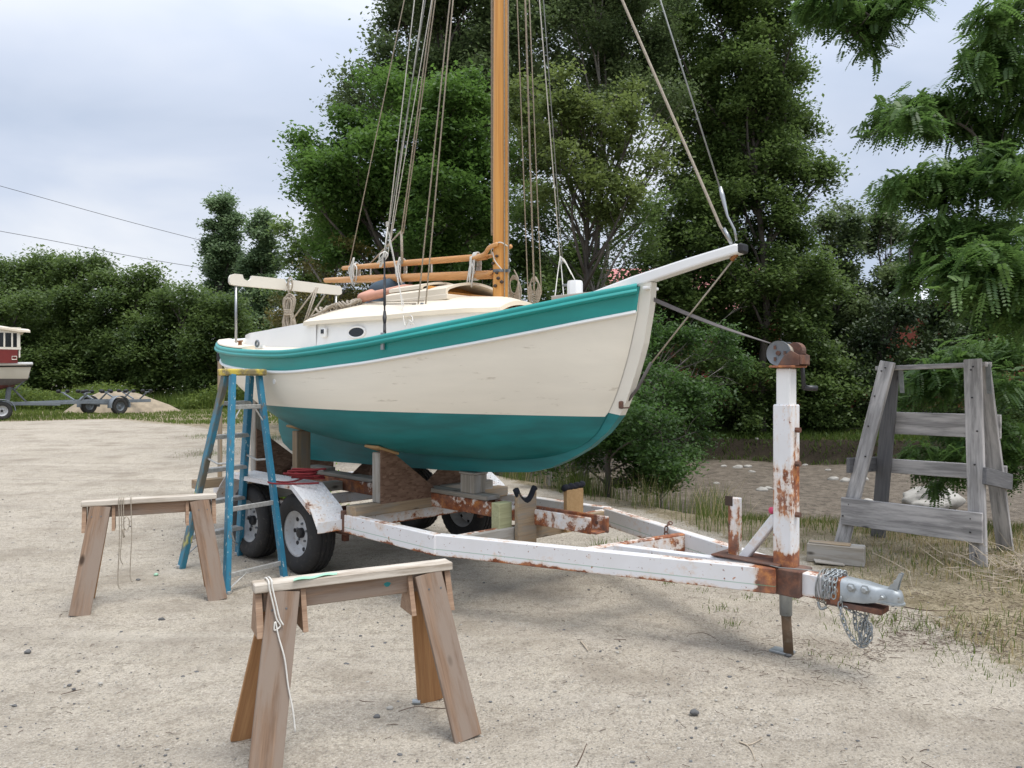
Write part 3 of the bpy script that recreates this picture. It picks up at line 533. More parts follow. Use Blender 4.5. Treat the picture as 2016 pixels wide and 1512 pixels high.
# ---- near locust with pinnate leaves, rooted right of the frame
def locust():
    root = thing('locust_tree', 'black locust with feathery fronds overhanging the yard on the right', 'tree', (7.4, 7.6, 0)); o = Vector((7.4, 7.6, 0))
    mb = MB(); tr = [Vector((0, 0, -.1)), Vector((-.1, .1, 1.5)), Vector((-.3, .2, 3.2)), Vector((-.35, .1, 5)), Vector((-.2, 0, 7))]; tr = cat(tr, 4)
    mb.tube(tr, [lerp(.19, .08, i / (len(tr) - 1)) for i in range(len(tr))], 10)
    # boughs: (root height, pixel path outward to the tip, distance, clumps [px, py, radius px], fronds per clump)
    BR = [(3.4, [(2010, 330), (1900, 250), (1800, 210), (1715, 265)], 7.4, [(1730, 250, 32), (1760, 215, 38), (1800, 230, 40), (1850, 205, 45), (1905, 225, 48), (1960, 250, 50), (1850, 250, 35), (2000, 210, 55), (1930, 170, 45)]),
          (4.2, [(2010, 180), (1960, 120), (1930, 60)], 7.2, [(1940, 90, 40), (1980, 60, 45), (1995, 130, 50), (1950, 30, 40), (2010, 10, 50), (1915, 120, 28)]),
          (5.2, [(1950, -120), (1800, -60), (1720, 20), (1680, 70)], 8.0, [(1700, 60, 40), (1740, 40, 42), (1690, 20, 45), (1650, 30, 38), (1610, 30, 34), (1590, 10, 30), (1640, -20, 50), (1780, 0, 40), (1720, 90, 25), (1820, -30, 35)]),
          (2.8, [(2010, 380), (1950, 350), (1850, 350), (1745, 370)], 7.0, [(1760, 365, 34), (1800, 370, 40), (1850, 345, 42), (1900, 340, 46), (1950, 345, 46), (2000, 350, 50), (1860, 385, 36), (1740, 385, 20), (1960, 300, 35)]),
          (2.2, [(2010, 520), (1920, 460), (1850, 450), (1790, 490)], 6.9, [(1810, 480, 36), (1850, 455, 38), (1890, 440, 40), (1800, 530, 30), (1840, 510, 36), (1880, 490, 36), (1940, 460, 45), (1990, 440, 50), (1790, 560, 18)]),
          (1.7, [(2010, 560), (1950, 520), (1900, 520), (1850, 570)], 6.3, [(1880, 520, 38), (1920, 500, 42), (1960, 520, 48), (2000, 540, 50), (1900, 570, 40), (1950, 590, 48), (2000, 620, 50), (1860, 560, 26)]),
          (1.6, [(2040, 700), (1940, 700), (1860, 720), (1790, 760)], 9.0, [(1800, 760, 36), (1830, 730, 40), (1870, 710, 42), (1910, 700, 45), (1960, 690, 50), (2010, 690, 55), (1850, 770, 38), (1900, 760, 45), (1960, 760, 50), (2010, 780, 55), (1790, 790, 25)]),
          (1.3, [(2040, 860), (1940, 850), (1880, 900), (1830, 960)], 8.6, [(1830, 930, 26), (1850, 960, 20), (1880, 900, 34), (1820, 890, 30), (1930, 860, 45), (1980, 860, 50), (1900, 930, 26), (2010, 900, 45), (1870, 850, 34), (1990, 930, 30), (1790, 900, 22)])]
    Vs, Ts = [], []; st = np.random.default_rng(5); m = 11; s = np.linspace(.14, 1, m)
    for (rz_, path, d, cl) in BR:
        for (x0, y0), (x1, y1) in zip(path[:-1], path[1:]):     # foliage all along the bough
            for t in (0, .5): cl.append((x0 + (x1 - x0) * t + 8, y0 + (y1 - y0) * t - 6, 38))
        pts = [Vector((-.25, .1, rz_))] + [P(x, y, d + st.normal(0, .15)) - o for x, y in path]; pth = cat(pts, 6); n = len(pth)
        mb.tube(pth, [lerp(.020, .005, i / (n - 1)) for i in range(n)], 5)
        for (cx, cy, cr) in cl:
            dd = d + st.normal(0, .28); c = P(cx, cy, dd) - o; r = cr / F * dd; q = min(pth, key=lambda p: (p - c).length); limb(mb, q, c, .010, .003, .2, 4, 4)
            nf = int(3.2 * (cr / 10) ** 2 * 1.3) + 8; bt = st.normal(0, .12)
            for i in range(nf):
                off = st.normal(0, .52, 3) * np.array([r, r, r * .72]); base = np.array(c) + off
                out_ = np.array([off[0] / r * .5 + st.normal(-.15, .5), st.normal(0, .7), off[2] / r * .25 + st.normal(-.22, .34)]); out_ /= np.linalg.norm(out_)
                ln = st.uniform(.13, .23); sag = np.array([0, 0, -.4 * ln]); sp_ = np.cross(out_, [0, 0, 1.0]); sp_ /= np.linalg.norm(sp_) + 1e-9
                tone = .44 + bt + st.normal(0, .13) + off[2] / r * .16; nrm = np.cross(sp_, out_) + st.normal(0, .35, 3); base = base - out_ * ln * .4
                for j in range(m):
                    c0 = base + out_ * ln * s[j] + sag * s[j] ** 2
                    for sg in ((-1, 1) if j < m - 1 else (0,)):
                        dr = sp_ * sg * .9 + out_ * (.3 if sg else 1) + np.array([0, 0, -.3 * st.uniform()]); dr /= np.linalg.norm(dr)
                        L_ = .047 * (1 - .2 * abs(s[j] - .5) * 2); wv = np.cross(dr, nrm); wv = wv / (np.linalg.norm(wv) + 1e-9) * L_ * .27
                        Vs.append((c0, c0 + dr * L_ * .5 + wv, c0 + dr * L_, c0 + dr * L_ * .5 - wv)); Ts.append(tone + st.normal(0, .05))
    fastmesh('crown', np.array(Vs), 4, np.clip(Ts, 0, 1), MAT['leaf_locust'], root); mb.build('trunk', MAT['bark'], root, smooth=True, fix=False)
locust()
# ---- grasses
def scatter(n, xr, yr, cond):
    x = rng.uniform(*xr, n); y = rng.uniform(*yr, n); k = cond(x, y); return x[k], y[k]
def nnz(x, y, s): return np.sin(x * s + 1.3 * np.sin(y * s * .7)) * np.cos(y * s * 1.2 + np.sin(x * s * .5 + 2))
x, y = scatter(240000, (-2.5, 9), (3.2, 14), lambda x, y: (lotedge(x, y) > -.15) & (y - yb(x) < .6) & (rng.uniform(size=x.shape) < np.clip(.10 + lotedge(x, y) * .45 + .45 * nnz(x, y, 2.3), .02, 1)) & ~((x > 2.6) & (y < 8.4) & (rng.uniform(size=x.shape) < .55)))
tall = np.where((x < 2.6) & (y > 8), .40, .085) * rng.uniform(.4, 1.3, len(x)); tall *= np.where((x < 2.8) & (y > 8), 1.0, np.where(y > 7.9, 1.2, .9))
dry = rng.uniform(size=len(x)) < .50 + .25 * nnz(x, y, 1.1) - .2 * (y > 8)
grass('grass', 'green grass along the edge of the yard and creek bank', onground(x, y)[~dry], tall[~dry], .007, 'grass_green')
grass('dry_grass', 'straw coloured dry grass along the edge of the yard', onground(x, y)[dry], tall[dry] * 1.1, .006, 'grass_dry', lean=.9)
# weed tufts out on the gravel
tx, ty, th = [], [], []
for (px, py, n, s, h) in [(1180, 1080, 60, .05, .12), (1310, 1150, 40, .05, .05), (1420, 1200, 40, .06, .05), (1440, 1230, 30, .04, .05), (1380, 1165, 30, .05, .04), (1480, 1180, 40, .08, .04), (1560, 1180, 30, .06, .05), (1700, 1240, 90, .14, .06), (1830, 1240, 120, .16, .06), (1900, 1290, 90, .14, .06), (1760, 1220, 90, .15, .06), (1960, 1230, 120, .2, .07), (2000, 1340, 90, .12, .05), (1280, 1085, 60, .10, .06), (1230, 1070, 50, .08, .06), (1340, 1110, 30, .08, .04), (1640, 1300, 50, .12, .04), (430, 875, 900, .35, .07), (415, 850, 500, .3, .08), (520, 880, 600, .4, .10), (700, 900, 500, .5, .08), (800, 915, 300, .5, .07), (1180, 935, 300, .4, .3), (420, 905, 400, .3, .07)]:
    g = G(px, py); a = rng.normal(size=(n, 2)) * s; tx += list(g.x + a[:, 0]); ty += list(g.y + a[:, 1]); th += list(h * rng.uniform(.4, 1.2, n))
tx, ty, th = np.array(tx), np.array(ty), np.array(th)
grass('weeds', 'small green weeds sprouting through the gravel', onground(tx, ty), th, .006, 'grass_green', lean=.8)
# far verge left
x, y = scatter(60000, (-34, -4), (24, 46), lambda x, y: lotedge(x, y) > .0)
hh = np.where(lotedge(x, y) > 9.5, .8, .13) * rng.uniform(.5, 1.3, len(x)); hh = np.where(lotedge(x, y) > 12, 1.1, hh) * (.75 + .45 * nnz(x, y, .8))
grass('verge_grass', 'grass and tall weeds on the far verge behind the parked trailers', onground(x, y), hh, .035, 'grass_green', lean=.4)
x, y = scatter(1500, (-26, -6), (30, 40), lambda x, y: (lotedge(x, y) > 9.5)); n = len(x)
C_ = onground(x, y); C_[:, 2] += rng.uniform(.6, 1.15, n); o = leafobj('wildflowers', C_[:110], .06, rng.uniform(0, 1, 110), MAT['flower'], None, up=2, asp=1); tag(o, 'small white wildflowers dotted over the far verge', 'flowers', kind='stuff')
x, y = scatter(2200, (-26, -7), (31, 39), lambda x, y: (lotedge(x, y) > 9.5)); C0 = onground(x, y)
CC = np.repeat(C0, 30, 0); CC[:, 2] += rng.uniform(.05, 1.25, len(CC)) * np.clip(.7 + .6 * nnz(CC[:, 0], CC[:, 1] * .3, .9), .15, 1.3); CC[:, :2] += rng.normal(0, .22, (len(CC), 2))
o = leafobj('verge_weeds', CC, .13, rng.uniform(.0, .8, len(CC)), MAT['grass_green'], None); tag(o, 'leafy green weeds massed in front of the far thicket', 'weeds', kind='stuff')
# ferns and moss on banks
x, y = scatter(40000, (1, 18), (19, 27), lambda x, y: (y - yf(x) > -.1) & (y - yf(x) < 5))
grass('bank_grass', 'short olive grass hanging over the far creek bank', onground(x, y), .14 * rng.uniform(.4, 1.4, len(x)), .03, 'grass_green', tone=rng.uniform(0, .22, len(x)), lean=1.0)
g = P(560, 868, 8.9); n = 3800
C_ = np.array([-2.95, 10.4, .22]) + rng.normal(size=(n, 3)) * np.array([.22, .25, .17]); C_[:, 2] = np.abs(C_[:, 2] - .02)
fr = thing('fern_clump', 'bright yellow green ferns growing behind the rudder and trailer', 'fern', (0, 0, 0)); leafobj('fronds', C_, .07, rng.uniform(0, 1, n), MAT['leaf_fern'], fr, asp=.35)
# dead brush pile at right edge
mb = MB(); c = G(2010, 1135)
for i in range(420):
    p = c + Vector((random.gauss(.25, .38), random.gauss(0, .28), abs(random.gauss(0, .09)))); dr = Vector((random.gauss(0, 1), random.gauss(0, 1), random.gauss(.1, .35))).normalized() * random.uniform(.1, .4)
    mb.tube([p, p + dr * .5 + Vector((0, 0, random.gauss(0, .02))), p + dr], [.004, .003, .0015], 3, cap=False)
tag(mb.build('brush_pile', MAT['twig_pale'], fix=False), 'heap of dry brown brushwood beside the right foot of the wooden stand', 'brushwood', kind='stuff')
# ============================================================ SAILBOAT (frame: x forward, y port, z up)
boat = thing('sailboat', 'cream and teal wooden sailboat with a varnished mast, propped up on the white trailer', 'sailboat', O, HD)
S_B = ([-1.84, -1.6, -1.3, -.9, -.5, 0, .5, 1.0, 1.5, 2.0, 2.4, 2.7, 2.95, 3.12, 3.22, 3.28], [.66, .78, .885, .97, 1.03, 1.07, 1.07, 1.03, .94, .78, .60, .44, .29, .165, .09, .043])
S_Z = ([-1.84, -1.3, -.5, .3, 1.2, 2.0, 2.7, 3.28], [2.06, 1.985, 1.925, 1.895, 1.945, 2.05, 2.175, 2.30])
S_G = ([-1.84, -1.2, -.6, 0, .6, 1.2, 1.8, 2.24, 2.5, 2.75, 2.9, 2.986, 3.06, 3.12, 3.18, 3.23, 3.26, 3.28], [1.50, 1.33, 1.19, 1.09, 1.035, 1.005, 1.005, 1.04, 1.085, 1.17, 1.27, 1.39, 1.52, 1.66, 1.83, 2.01, 2.13, 2.299])
def spl(S, x):
    xs, ys = S; 
    i = int(np.clip(np.searchsorted(xs, x) - 1, 0, len(xs) - 2)); t = (x - xs[i]) / (xs[i + 1] - xs[i])
    def tan(k):
        if k == 0: return (ys[1] - ys[0]) / (xs[1] - xs[0])
        if k == len(xs) - 1: return (ys[-1] - ys[-2]) / (xs[-1] - xs[-2])
        a = (ys[k] - ys[k - 1]) / (xs[k] - xs[k - 1]); b = (ys[k + 1] - ys[k]) / (xs[k + 1] - xs[k]); return 0 if a * b <= 0 else 2 * a * b / (a + b)
    h = xs[i + 1] - xs[i]
    return (2 * t ** 3 - 3 * t * t + 1) * ys[i] + (t ** 3 - 2 * t * t + t) * h * tan(i) + (-2 * t ** 3 + 3 * t * t) * ys[i + 1] + (t ** 3 - t * t) * h * tan(i + 1)
WL = lambda s: 1.425 - .010 * s
KT = .045
def section(s, m=80):
    b, zs, g = spl(S_B, s), spl(S_Z, s), spl(S_G, s); H = zs - g; bo = float(np.clip((s - 1.2) / 2.0, 0, 1)); st = float(np.clip((-s - .2) / 1.6, 0, 1))
    p0 = np.array([b, zs]); p3 = np.array([KT, g])
    p1 = np.array([lerp(lerp(b * 1.0, b * .80, bo), b * 1.02, st * (1 - bo)), zs - H * lerp(.55, .40, bo)])
    p2 = np.array([lerp(lerp(b * .92, b * .50 + .02, bo), b * .45, st), g + H * lerp(lerp(.02, .22, bo), .10, st)])
    t = np.linspace(0, 1, m)[:, None]
    return (1 - t) ** 3 * p0 + 3 * (1 - t) ** 2 * t * p1 + 3 * (1 - t) * t * t * p2 + t ** 3 * p3
BAND = .165
ST = list(np.linspace(-1.84, 2.7, 44)) + list(np.linspace(2.76, 3.28, 22))
NB, NT_, NBT = 3, 12, 14
rowsS, rowsP = [], []
for s in ST:
    c = section(s); zs, g = c[0, 1], c[-1, 1]; zb = max(g, zs - BAND); zw = max(g, min(WL(s), zb)); zz = list(np.linspace(zs, zb, NB + 1)) + list(np.linspace(zb, zw, NT_ + 1))[1:]
    yy = [float(np.interp(-z, -c[:, 1], c[:, 0])) for z in zz]; pts = list(zip(yy, zz))
    i0 = int(np.searchsorted(-c[:, 1], -zw)); rest = c[i0:] if i0 < len(c) - 1 else c[-1:]
    seg = np.vstack([[yy[-1], zw], rest]); dl = np.concatenate([[0], np.cumsum(np.linalg.norm(np.diff(seg, axis=0), axis=1))]); q = np.linspace(0, dl[-1], NBT + 1)[1:]
    pts += list(zip(np.interp(q, dl, seg[:, 0]), np.interp(q, dl, seg[:, 1])))
    rowsS.append([Vector((s, -y, z)) for y, z in pts]); rowsP.append([Vector((s, y, z)) for y, z in pts])
def hy(s, z):     # half beam of the hull at a height
    c = section(s); return float(np.interp(-z, -c[:, 1], c[:, 0]))
def hz_(s, y):    # height of the bottom at a half beam (lower crossing)
    c = section(s); i = int(np.argmax(c[:, 0])); return float(np.interp(-y, -c[i:, 0], c[i:, 1]))
hb = MB(); m = len(rowsS[0])
for rows in (rowsS, rowsP):
    b = len(hb.v); hb.v += [tuple(v) for r in rows for v in r]
    for i in range(len(rows) - 1):
        for j in range(m - 1):
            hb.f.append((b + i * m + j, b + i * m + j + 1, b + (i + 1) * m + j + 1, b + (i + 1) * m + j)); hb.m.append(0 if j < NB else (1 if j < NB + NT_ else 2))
# rounded-heart transom as fan between both stern edges
b = len(hb.v); hb.v += [tuple(v) for v in rowsS[0]] + [tuple(v) for v in rowsP[0]]
for j in range(m - 1): hb.f.append((b + j, b + j + 1, b + m + j + 1, b + m + j)); hb.m.append(0 if j < NB else (1 if j < NB + NT_ else 2))
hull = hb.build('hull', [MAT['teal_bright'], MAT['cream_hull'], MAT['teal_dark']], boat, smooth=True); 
hull.data.polygons.foreach_set('use_smooth', [True] * len(hull.data.polygons))
_b = bmesh.new(); _b.from_mesh(hull.data); bmesh.ops.remove_doubles(_b, verts=_b.verts, dist=.0008)
for ed in _b.edges: ed.smooth = len(ed.link_faces) == 2 and ed.calc_face_angle(0) < R(40)
_b.to_mesh(hull.data); _b.free()
# backbone: stem and keel in one profile; outer edge traced
OUT = [L(1288, 556), L(1285, 600), L(1272, 680), L(1255, 740), L(1240, 785), L(1226, 818), L(1202, 850), L(1167, 880), L(1130, 902), L(1090, 920), L(1050, 929)]
OUT = [(p.x, p.z) for p in OUT] + [(1.8, .90), (1.2, .868), (.5, .845), (-.2, .825), (-.8, .805), (-1.13, .80), (-1.15, 1.36)]
def backbone(zlo, zhi, name, mat, th):
    mb = MB(); n = 90; inn = []
    # inner edge follows the rabbet from the stem head to the skeg
    ss = [3.28, 3.26, 3.23, 3.18, 3.12, 3.06, 2.986, 2.95, 2.9, 2.8, 2.75, 2.6, 2.5, 2.24, 1.8, 1.2, .6, 0, -.6, -1.15]
    inn = np.array([(s - .004, spl(S_G, s)) for s in ss]); inn[0, 1] = OUT[0][1]
    inn[:, 0] -= .012; inn[:, 1] += np.where(np.array(ss) < 2.95, .012, 0)
    o = np.array(OUT)
    def res(a):
        d = np.concatenate([[0], np.cumsum(np.linalg.norm(np.diff(a, axis=0), axis=1))]); d /= d[-1]; q = np.linspace(0, 1, n); return np.stack([np.interp(q, d, a[:, 0]), np.interp(q, d, a[:, 1])], 1)
    a = res(inn); 
    # for each inner sample pick the outer sample by normalised length of same portion
    oo = res(o[:-1])
    rows = []
    for y in (-th, th): rows.append([Vector((p[0], y, p[1])) for p in a]); 
    A0, A1 = rows; B0 = [Vector((p[0], -th * .8, p[1])) for p in oo]; B1 = [Vector((p[0], th * .8, p[1])) for p in oo]
    quad = [A0, B0, B1, A1]
    vs = [v for r in quad for v in r]; fs = []; ms_ = []
    for k in range(3):
        for i in range(n - 1):
            f = (k * n + i, k * n + i + 1, (k + 1) * n + i + 1, (k + 1) * n + i); zc = sum(vs[q].z for q in f) / 4; fs.append(f); ms_.append(0 if zc > WL(3) else 1)
    fs.append((n - 1, 2 * n - 1, 3 * n - 1, 4 * n - 1)); ms_.append(1); fs.append((0, n, 2 * n, 3 * n)); ms_.append(0)
    mb.v = [tuple(v) for v in vs]; mb.f = fs; mb.m = ms_
    return mb.build(name, mat, boat)
backbone(0, 0, 'keel', [MAT['offwhite'], MAT['teal_dark']], .040)
# rudder
pr = [(-1.18, 1.36), (-1.17, .92), (-1.25, .865), (-1.45, .87), (-1.62, .95), (-1.71, 1.08), (-1.74, 1.40), (-1.74, 1.46)]
MB().prism(pr, -.025, .025).build('rudder', MAT['teal_dark'], boat, bevel=.01)
# rails
def sweep(path, sec, name, mat, side, mb=None, up=None, parent=boat, mi=0, smooth=False):
    rows = []; n = len(path)
    for i, p in enumerate(path):
        a = path[max(0, i - 1)]; b = path[min(n - 1, i + 1)]; T = (b - a).normalized(); o_ = T.cross(Vector((0, 0, 1))).normalized() * side; U = o_.cross(T) * -side if up is None else Vector(up)
        U = Vector((0, 0, 1)); rows.append([p + o_ * u + U * w for u, w in sec])
    mb2 = mb or MB(); mb2.grid(rows, mi, closed=True); k = len(sec); b0 = len(mb2.v) - n * k
    mb2.f += [tuple(b0 + j for j in range(k)), tuple(b0 + (n - 1) * k + j for j in range(k))[::-1]]; mb2.m += [mi, mi]
    return mb2 if mb is not None else mb2.build(name, mat, parent, auto=50)
def line(off, sgn, s0=-1.84, s1=3.262, n=70, dy=0.0):
    P_ = []
    for s in np.linspace(s0, s1, n):
        z = spl(S_Z, s) - off; P_.append(Vector((s, sgn * (hy(s, max(z, spl(S_G, s))) + dy), z)))
    return P_
SEC_CAP = [(-.03, .022), (.010, .024), (.028, .016), (.034, .0), (.030, -.014), (.040, -.020), (.044, -.034), (.036, -.046), (.018, -.050), (.0, -.052), (-.03, -.052)]
SEC_RUB = [(-.01, .014), (.012, .013), (.021, .006), (.022, -.005), (.013, -.013), (-.01, -.014)]
for sg in (-1, 1):
    sweep(line(.0, sg), SEC_CAP, 'sheer_rail', MAT['teal_bright'], 1 if sg < 0 else -1)
    sweep(line(BAND + .004, sg, s1=3.25), SEC_RUB, 'rub_rail', MAT['white_gloss'], 1 if sg < 0 else -1)
# transom caps
tr0 = [Vector((-1.845, y, spl(S_Z, -1.84) + .05 * (1 - (y / .66) ** 2))) for y in np.linspace(-.67, .67, 15)]
MB().tube(tr0, .035, 8).build('transom_rail', MAT['white_gloss'], boat, smooth=True)
# deck with camber (white and cream)
def deckz(s, y): b = max(.05, spl(S_B, s)); return spl(S_Z, s) + .012 + .09 * min(1, b) * (1 - (y / b) ** 2)
rows = []
for s in np.linspace(-1.83, 3.24, 60):
    b = spl(S_B, s) - .02; rows.append([Vector((s, y * b, deckz(s, y * b) + .0)) for y in np.linspace(-1, 1, 21)])
MB().grid(rows).build('deck', MAT['cream_deck'], boat, smooth=True)
# white covering board strip at the stern quarters and toe rail inside it
for sg in (-1, 1):
    pth = []
    for s in np.linspace(-1.80, -.35, 24): b = spl(S_B, s); pth.append(Vector((s, sg * (b - .13), deckz(s, b - .13) + .004)))
    sweep(pth, [(-.012, 0), (-.012, .026), (.012, .026), (.012, 0)], 'toe_rail', MAT['white_gloss'], 1 if sg < 0 else -1)
    pth = []
    for s in np.linspace(-1.83, -.55, 24): b = spl(S_B, s); pth.append(Vector((s, sg * (b + .0), spl(S_Z, s) + .022)))
    sweep(pth, [(-.12, .034), (-.10, .038), (.006, .022), (.012, .01), (.0, 0), (-.12, 0)], 'covering_board', MAT['cream_deck'], 1 if sg < 0 else -1)
# coaming round the cockpit + cabin trunk side
def trk(s): return float(np.interp(s, [-1.62, -1.45, -1.1, -.5, .29, 1.0, 1.6, 1.95, 2.1], [.40, .56, .68, .745, .75, .70, .56, .40, .22]))
TZ = lambda s: float(np.interp(s, [-1.62, -1.2, -.6, 0, .29], [2.135, 2.14, 2.15, 2.175, 2.19]))
for sg in (-1, 1):
    rows = []
    for s in np.linspace(-1.62, .29, 30):
        y = trk(s); rows.append([Vector((s, sg * y, deckz(s, y) - .05)), Vector((s, sg * y, TZ(s))), Vector((s, sg * (y - .022), TZ(s))), Vector((s, sg * (y - .022), deckz(s, y) - .35))])
    MB().grid(rows, closed=True).build('coaming', MAT['white_gloss'], boat, auto=40)
MB().box((-1.62, 0, 2.04), (.024, .84, .17)).build('coaming', MAT['white_gloss'], boat, bevel=.004)
RZ = lambda s: float(np.interp(s, [.1, .29, 1.2, 2.1], [2.152, 2.150, 2.150, 2.185]))     # underside of roof edge
for sg in (-1, 1):
    rows = []
    for s in np.linspace(.288, 2.1, 30): y = trk(s); rows.append([Vector((s, sg * y, 1.93)), Vector((s, sg * (y - .015), RZ(s) + .01))])
    rows.append([Vector((2.16, 0, 1.95)), Vector((2.16, 0, RZ(2.1))) ])
    cs = MB().grid(rows).build('cabin_side', MAT['white_gloss'], boat, smooth=True)
    # porthole and small vent
    for (s0, rx, rz, nm) in ((.86, .11, .047, 'porthole'),):
        y = trk(s0); dy = (trk(s0 + .1) - trk(s0 - .1)) / .2; M_ = frame((1, sg * dy, 0), (0, 0, 1)); z0 = 2.062
        ring = MB(); rr = []
        for k in range(28):
            a = 2 * math.pi * k / 28; rr.append(Vector((s0, sg * (y - .004), z0)) + M_ @ Vector((math.cos(a) * rx, 0, math.sin(a) * rz)))
        ring.tube(rr, .011, 6, closed=True); ph = ring.build(nm, MAT['white_gloss'], boat, smooth=True)
        MB().add([v + Vector((0, sg * .006, 0)) for v in rr], [tuple(range(28))]).build('pane', MAT['glass_dark'], ph)
y = trk(.42)
q = MB(); q.box((.42, -y - .010, 2.075), (.075, .03, .085)); v_ = q.build('vent', MAT['white_gloss'], boat, bevel=.012)
MB().box((.42, -y - .028, 2.085), (.042, .006, .038)).build('grille', MAT['glass_dark'], v_)
# roof with camber and overhang
def roofz(s, y): b = trk(s) + .03; c = .215 * min(1, (b / .78)) ; return RZ(s) + .035 + c * (1 - min(1, abs(y) / b) ** 2) 
rows = []; rb = []
for s in np.linspace(.12, 2.12, 34):
    b = trk(max(s, .29)) + .03; rows.append([Vector((s, y * b, roofz(max(s, .29), y * b))) for y in np.linspace(-1, 1, 25)])
rm = MB(); k = len(rows[0]); rm.grid(rows)
low = [[Vector((v.x, v.y, v.z - .035)) for v in r] for r in rows]; b0 = len(rm.v); rm.grid(low)
n_ = len(rows)
for i in range(n_ - 1):
    for j in (0, k - 1): rm.f.append((i * k + j, (i + 1) * k + j, b0 + (i + 1) * k + j, b0 + i * k + j)); rm.m.append(0)
for j in range(k - 1):
    for i in (0, n_ - 1): rm.f.append((i * k + j, i * k + j + 1, b0 + i * k + j + 1, b0 + i * k + j)); rm.m.append(0)
rm.build('cabin_roof', MAT['cream_deck'], boat, auto=40)
# aft bulkhead under roof arch (cream, with a dark panel painting the shade of its opening)
bk = MB(); ys = np.linspace(-.74, .74, 21); bk.prism([(-.74, 1.75)] + [(float(y), roofz(.29, y) - .03) for y in ys] + [(.74, 1.75)], .27, .285, M=Matrix(((0, 1, 0), (1, 0, 0), (0, 0, 1)))); bk.build('bulkhead', MAT['white_gloss'], boat)
MB().box((.262, 0, 2.02), (.012, .5, .55)).build('companionway_shade', MAT['dark_inside'], boat)
# sliding hatch: arched, open fronted
def arch(w, rise, z0, th, s0, s1, name, mat, openend=True, lip=0):
    mb = MB(); ys = np.linspace(-w, w, 17); top = [(float(y), z0 + rise * (1 - (y / w) ** 2)) for y in ys]
    outer = [(-w, z0 - lip)] + top + [(w, z0 - lip)]; inner = [(-w + th, z0 - lip)] + [(max(-w + th, min(w - th, y)), z - th) for y, z in top] + [(w - th, z0 - lip)]
    Mx = Matrix(((0, 1, 0), (1, 0, 0), (0, 0, 1)))
    rows = [[Vector((s, y, z)) for y, z in outer + inner[::-1]] for s in (s0, s1)]
    mb.grid(rows, closed=True); n = len(outer)
    for r in (0, 1):
        for j in range(n - 1): mb.f.append((r * 2 * n + j, r * 2 * n + j + 1, r * 2 * n + 2 * n - 2 - j, r * 2 * n + 2 * n - 1 - j)); mb.m.append(0)
    return mb.build(name, mat, boat, auto=35)
arch(.335, .075, 2.405, .022, .74, 1.58, 'hatch_hood', MAT['cream_deck'], lip=.05)
MB().box((1.18, 0, 2.335), (.86, .70, .045)).build('hatch_coaming', MAT['cream_deck'], boat, bevel=.006)
arch(.27, .05, 2.47, .02, .72, 1.18, 'sliding_hatch', MAT['cream_deck'], lip=.03)
MB().box((1.50, 0, 2.375), (.03, .62, .03)).build('hatch_sill', MAT['mast_wood'], boat, bevel=.004)
MB().box((1.30, 0, 2.40), (.01, .60, .11)).build('hatch_board', MAT['mast_wood'], boat)
# mast
mx0 = L(986, 610).x; MX = mx0; MH = 8.5
MB().lathe([(.066, 1.6), (.066, 2.2), (.064, 3.2), (.060, 4.6), (.052, 6.5), (.036, 8.2), (.03, MH)], (MX, 0, 0), n=28).build('mast', MAT['mast_wood'], boat, smooth=True)
top = lambda dx=0, dy=0, z=8.35: Vector((MX + dx, dy, z))
br = MB()
for z in (2.545,): br.lathe([(.068, z - .012), (.073, z - .010), (.073, z + .010), (.068, z + .012)], (MX, 0, 0), n=24)
br.box((MX + .075, -.0, 2.545), (.05, .022, .022)); br.box((MX - .08, 0, 2.545), (.05, .03, .03))
br.build('mast_band', MAT['galv_dark'], boat)
# parrel beads
mb = MB()
for dz, da in ((0, 20), (-.055, -10), (-.10, -40), (-.135, 20)):
    a = R(-90 + da); c = Vector((MX + math.cos(a) * .078, math.sin(a) * .078, 2.66 + dz)); mb.lathe([(.004, -.012), (.014, -.006), (.014, .006), (.004, .012)], c, n=10)
for dz, da in ((0, 30), (-.03, 50), (-.06, 10)):
    a = R(-90 + da); mb.lathe([(.004, -.014), (.016, -.006), (.016, .006), (.004, .014)], Vector((MX + math.cos(a) * .08, math.sin(a) * .08, 2.48 + dz)), n=10)
mb.build('parrel_beads', MAT['dark_inside'], boat, smooth=True)
rope('parrel_line', [Vector((MX - .09, -.02, 2.69)), Vector((MX - .02, -.08, 2.74)), Vector((MX + .05, -.06, 2.77)), Vector((MX + .085, 0, 2.74))], .005, MAT['rope_white'], boat)
rope('parrel_line', [Vector((MX - .02, -.075, 2.70)), Vector((MX + .02, -.085, 2.62)), Vector((MX + .07, -.06, 2.55))], .004, MAT['rope_white'], boat)
# boom, gaff
b0_, b1_ = L(640, 552), Vector((MX - .09, 0, L(975, 540).z))
def spar(name, a, b, r0, r1, n=14):
    return MB().tube([a.lerp(b, t) for t in (0, .004, .3, .6, 1)], [r0 * .8, r0, r1 * 1.05, r1 * 1.05, r1], n).build(name, MAT['spar_wood'], boat, smooth=True)
boom = spar('boom', b0_, b1_, .026, .036); g0, g1 = L(675, 528), Vector((MX - .17, 0, L(958, 505).z)); gaff = spar('gaff', g0, g1, .021, .027)
for sg in (-1, 1):
    mb = MB(); a = g1 + Vector((-.14, sg * .03, -.006)); mb.tube(cat([a, g1 + Vector((.02, sg * .045, .012)), Vector((MX - .05, sg * .082, g1.z + .05)), Vector((MX + .04, sg * .078, g1.z + .07))], 5), [.018] * 16, 8); mb.build('jaw', MAT['spar_wood'], gaff, smooth=True)
    mb = MB(); a = b1_ + Vector((-.24, sg * .036, .0)); mb.tube([a, b1_ + Vector((-.02, sg * .045, 0)), Vector((MX - .02, sg * .080, b1_.z + .01))], [.012, .018, .012], 8); mb.build('jaw', MAT['spar_wood'], boom, smooth=True)
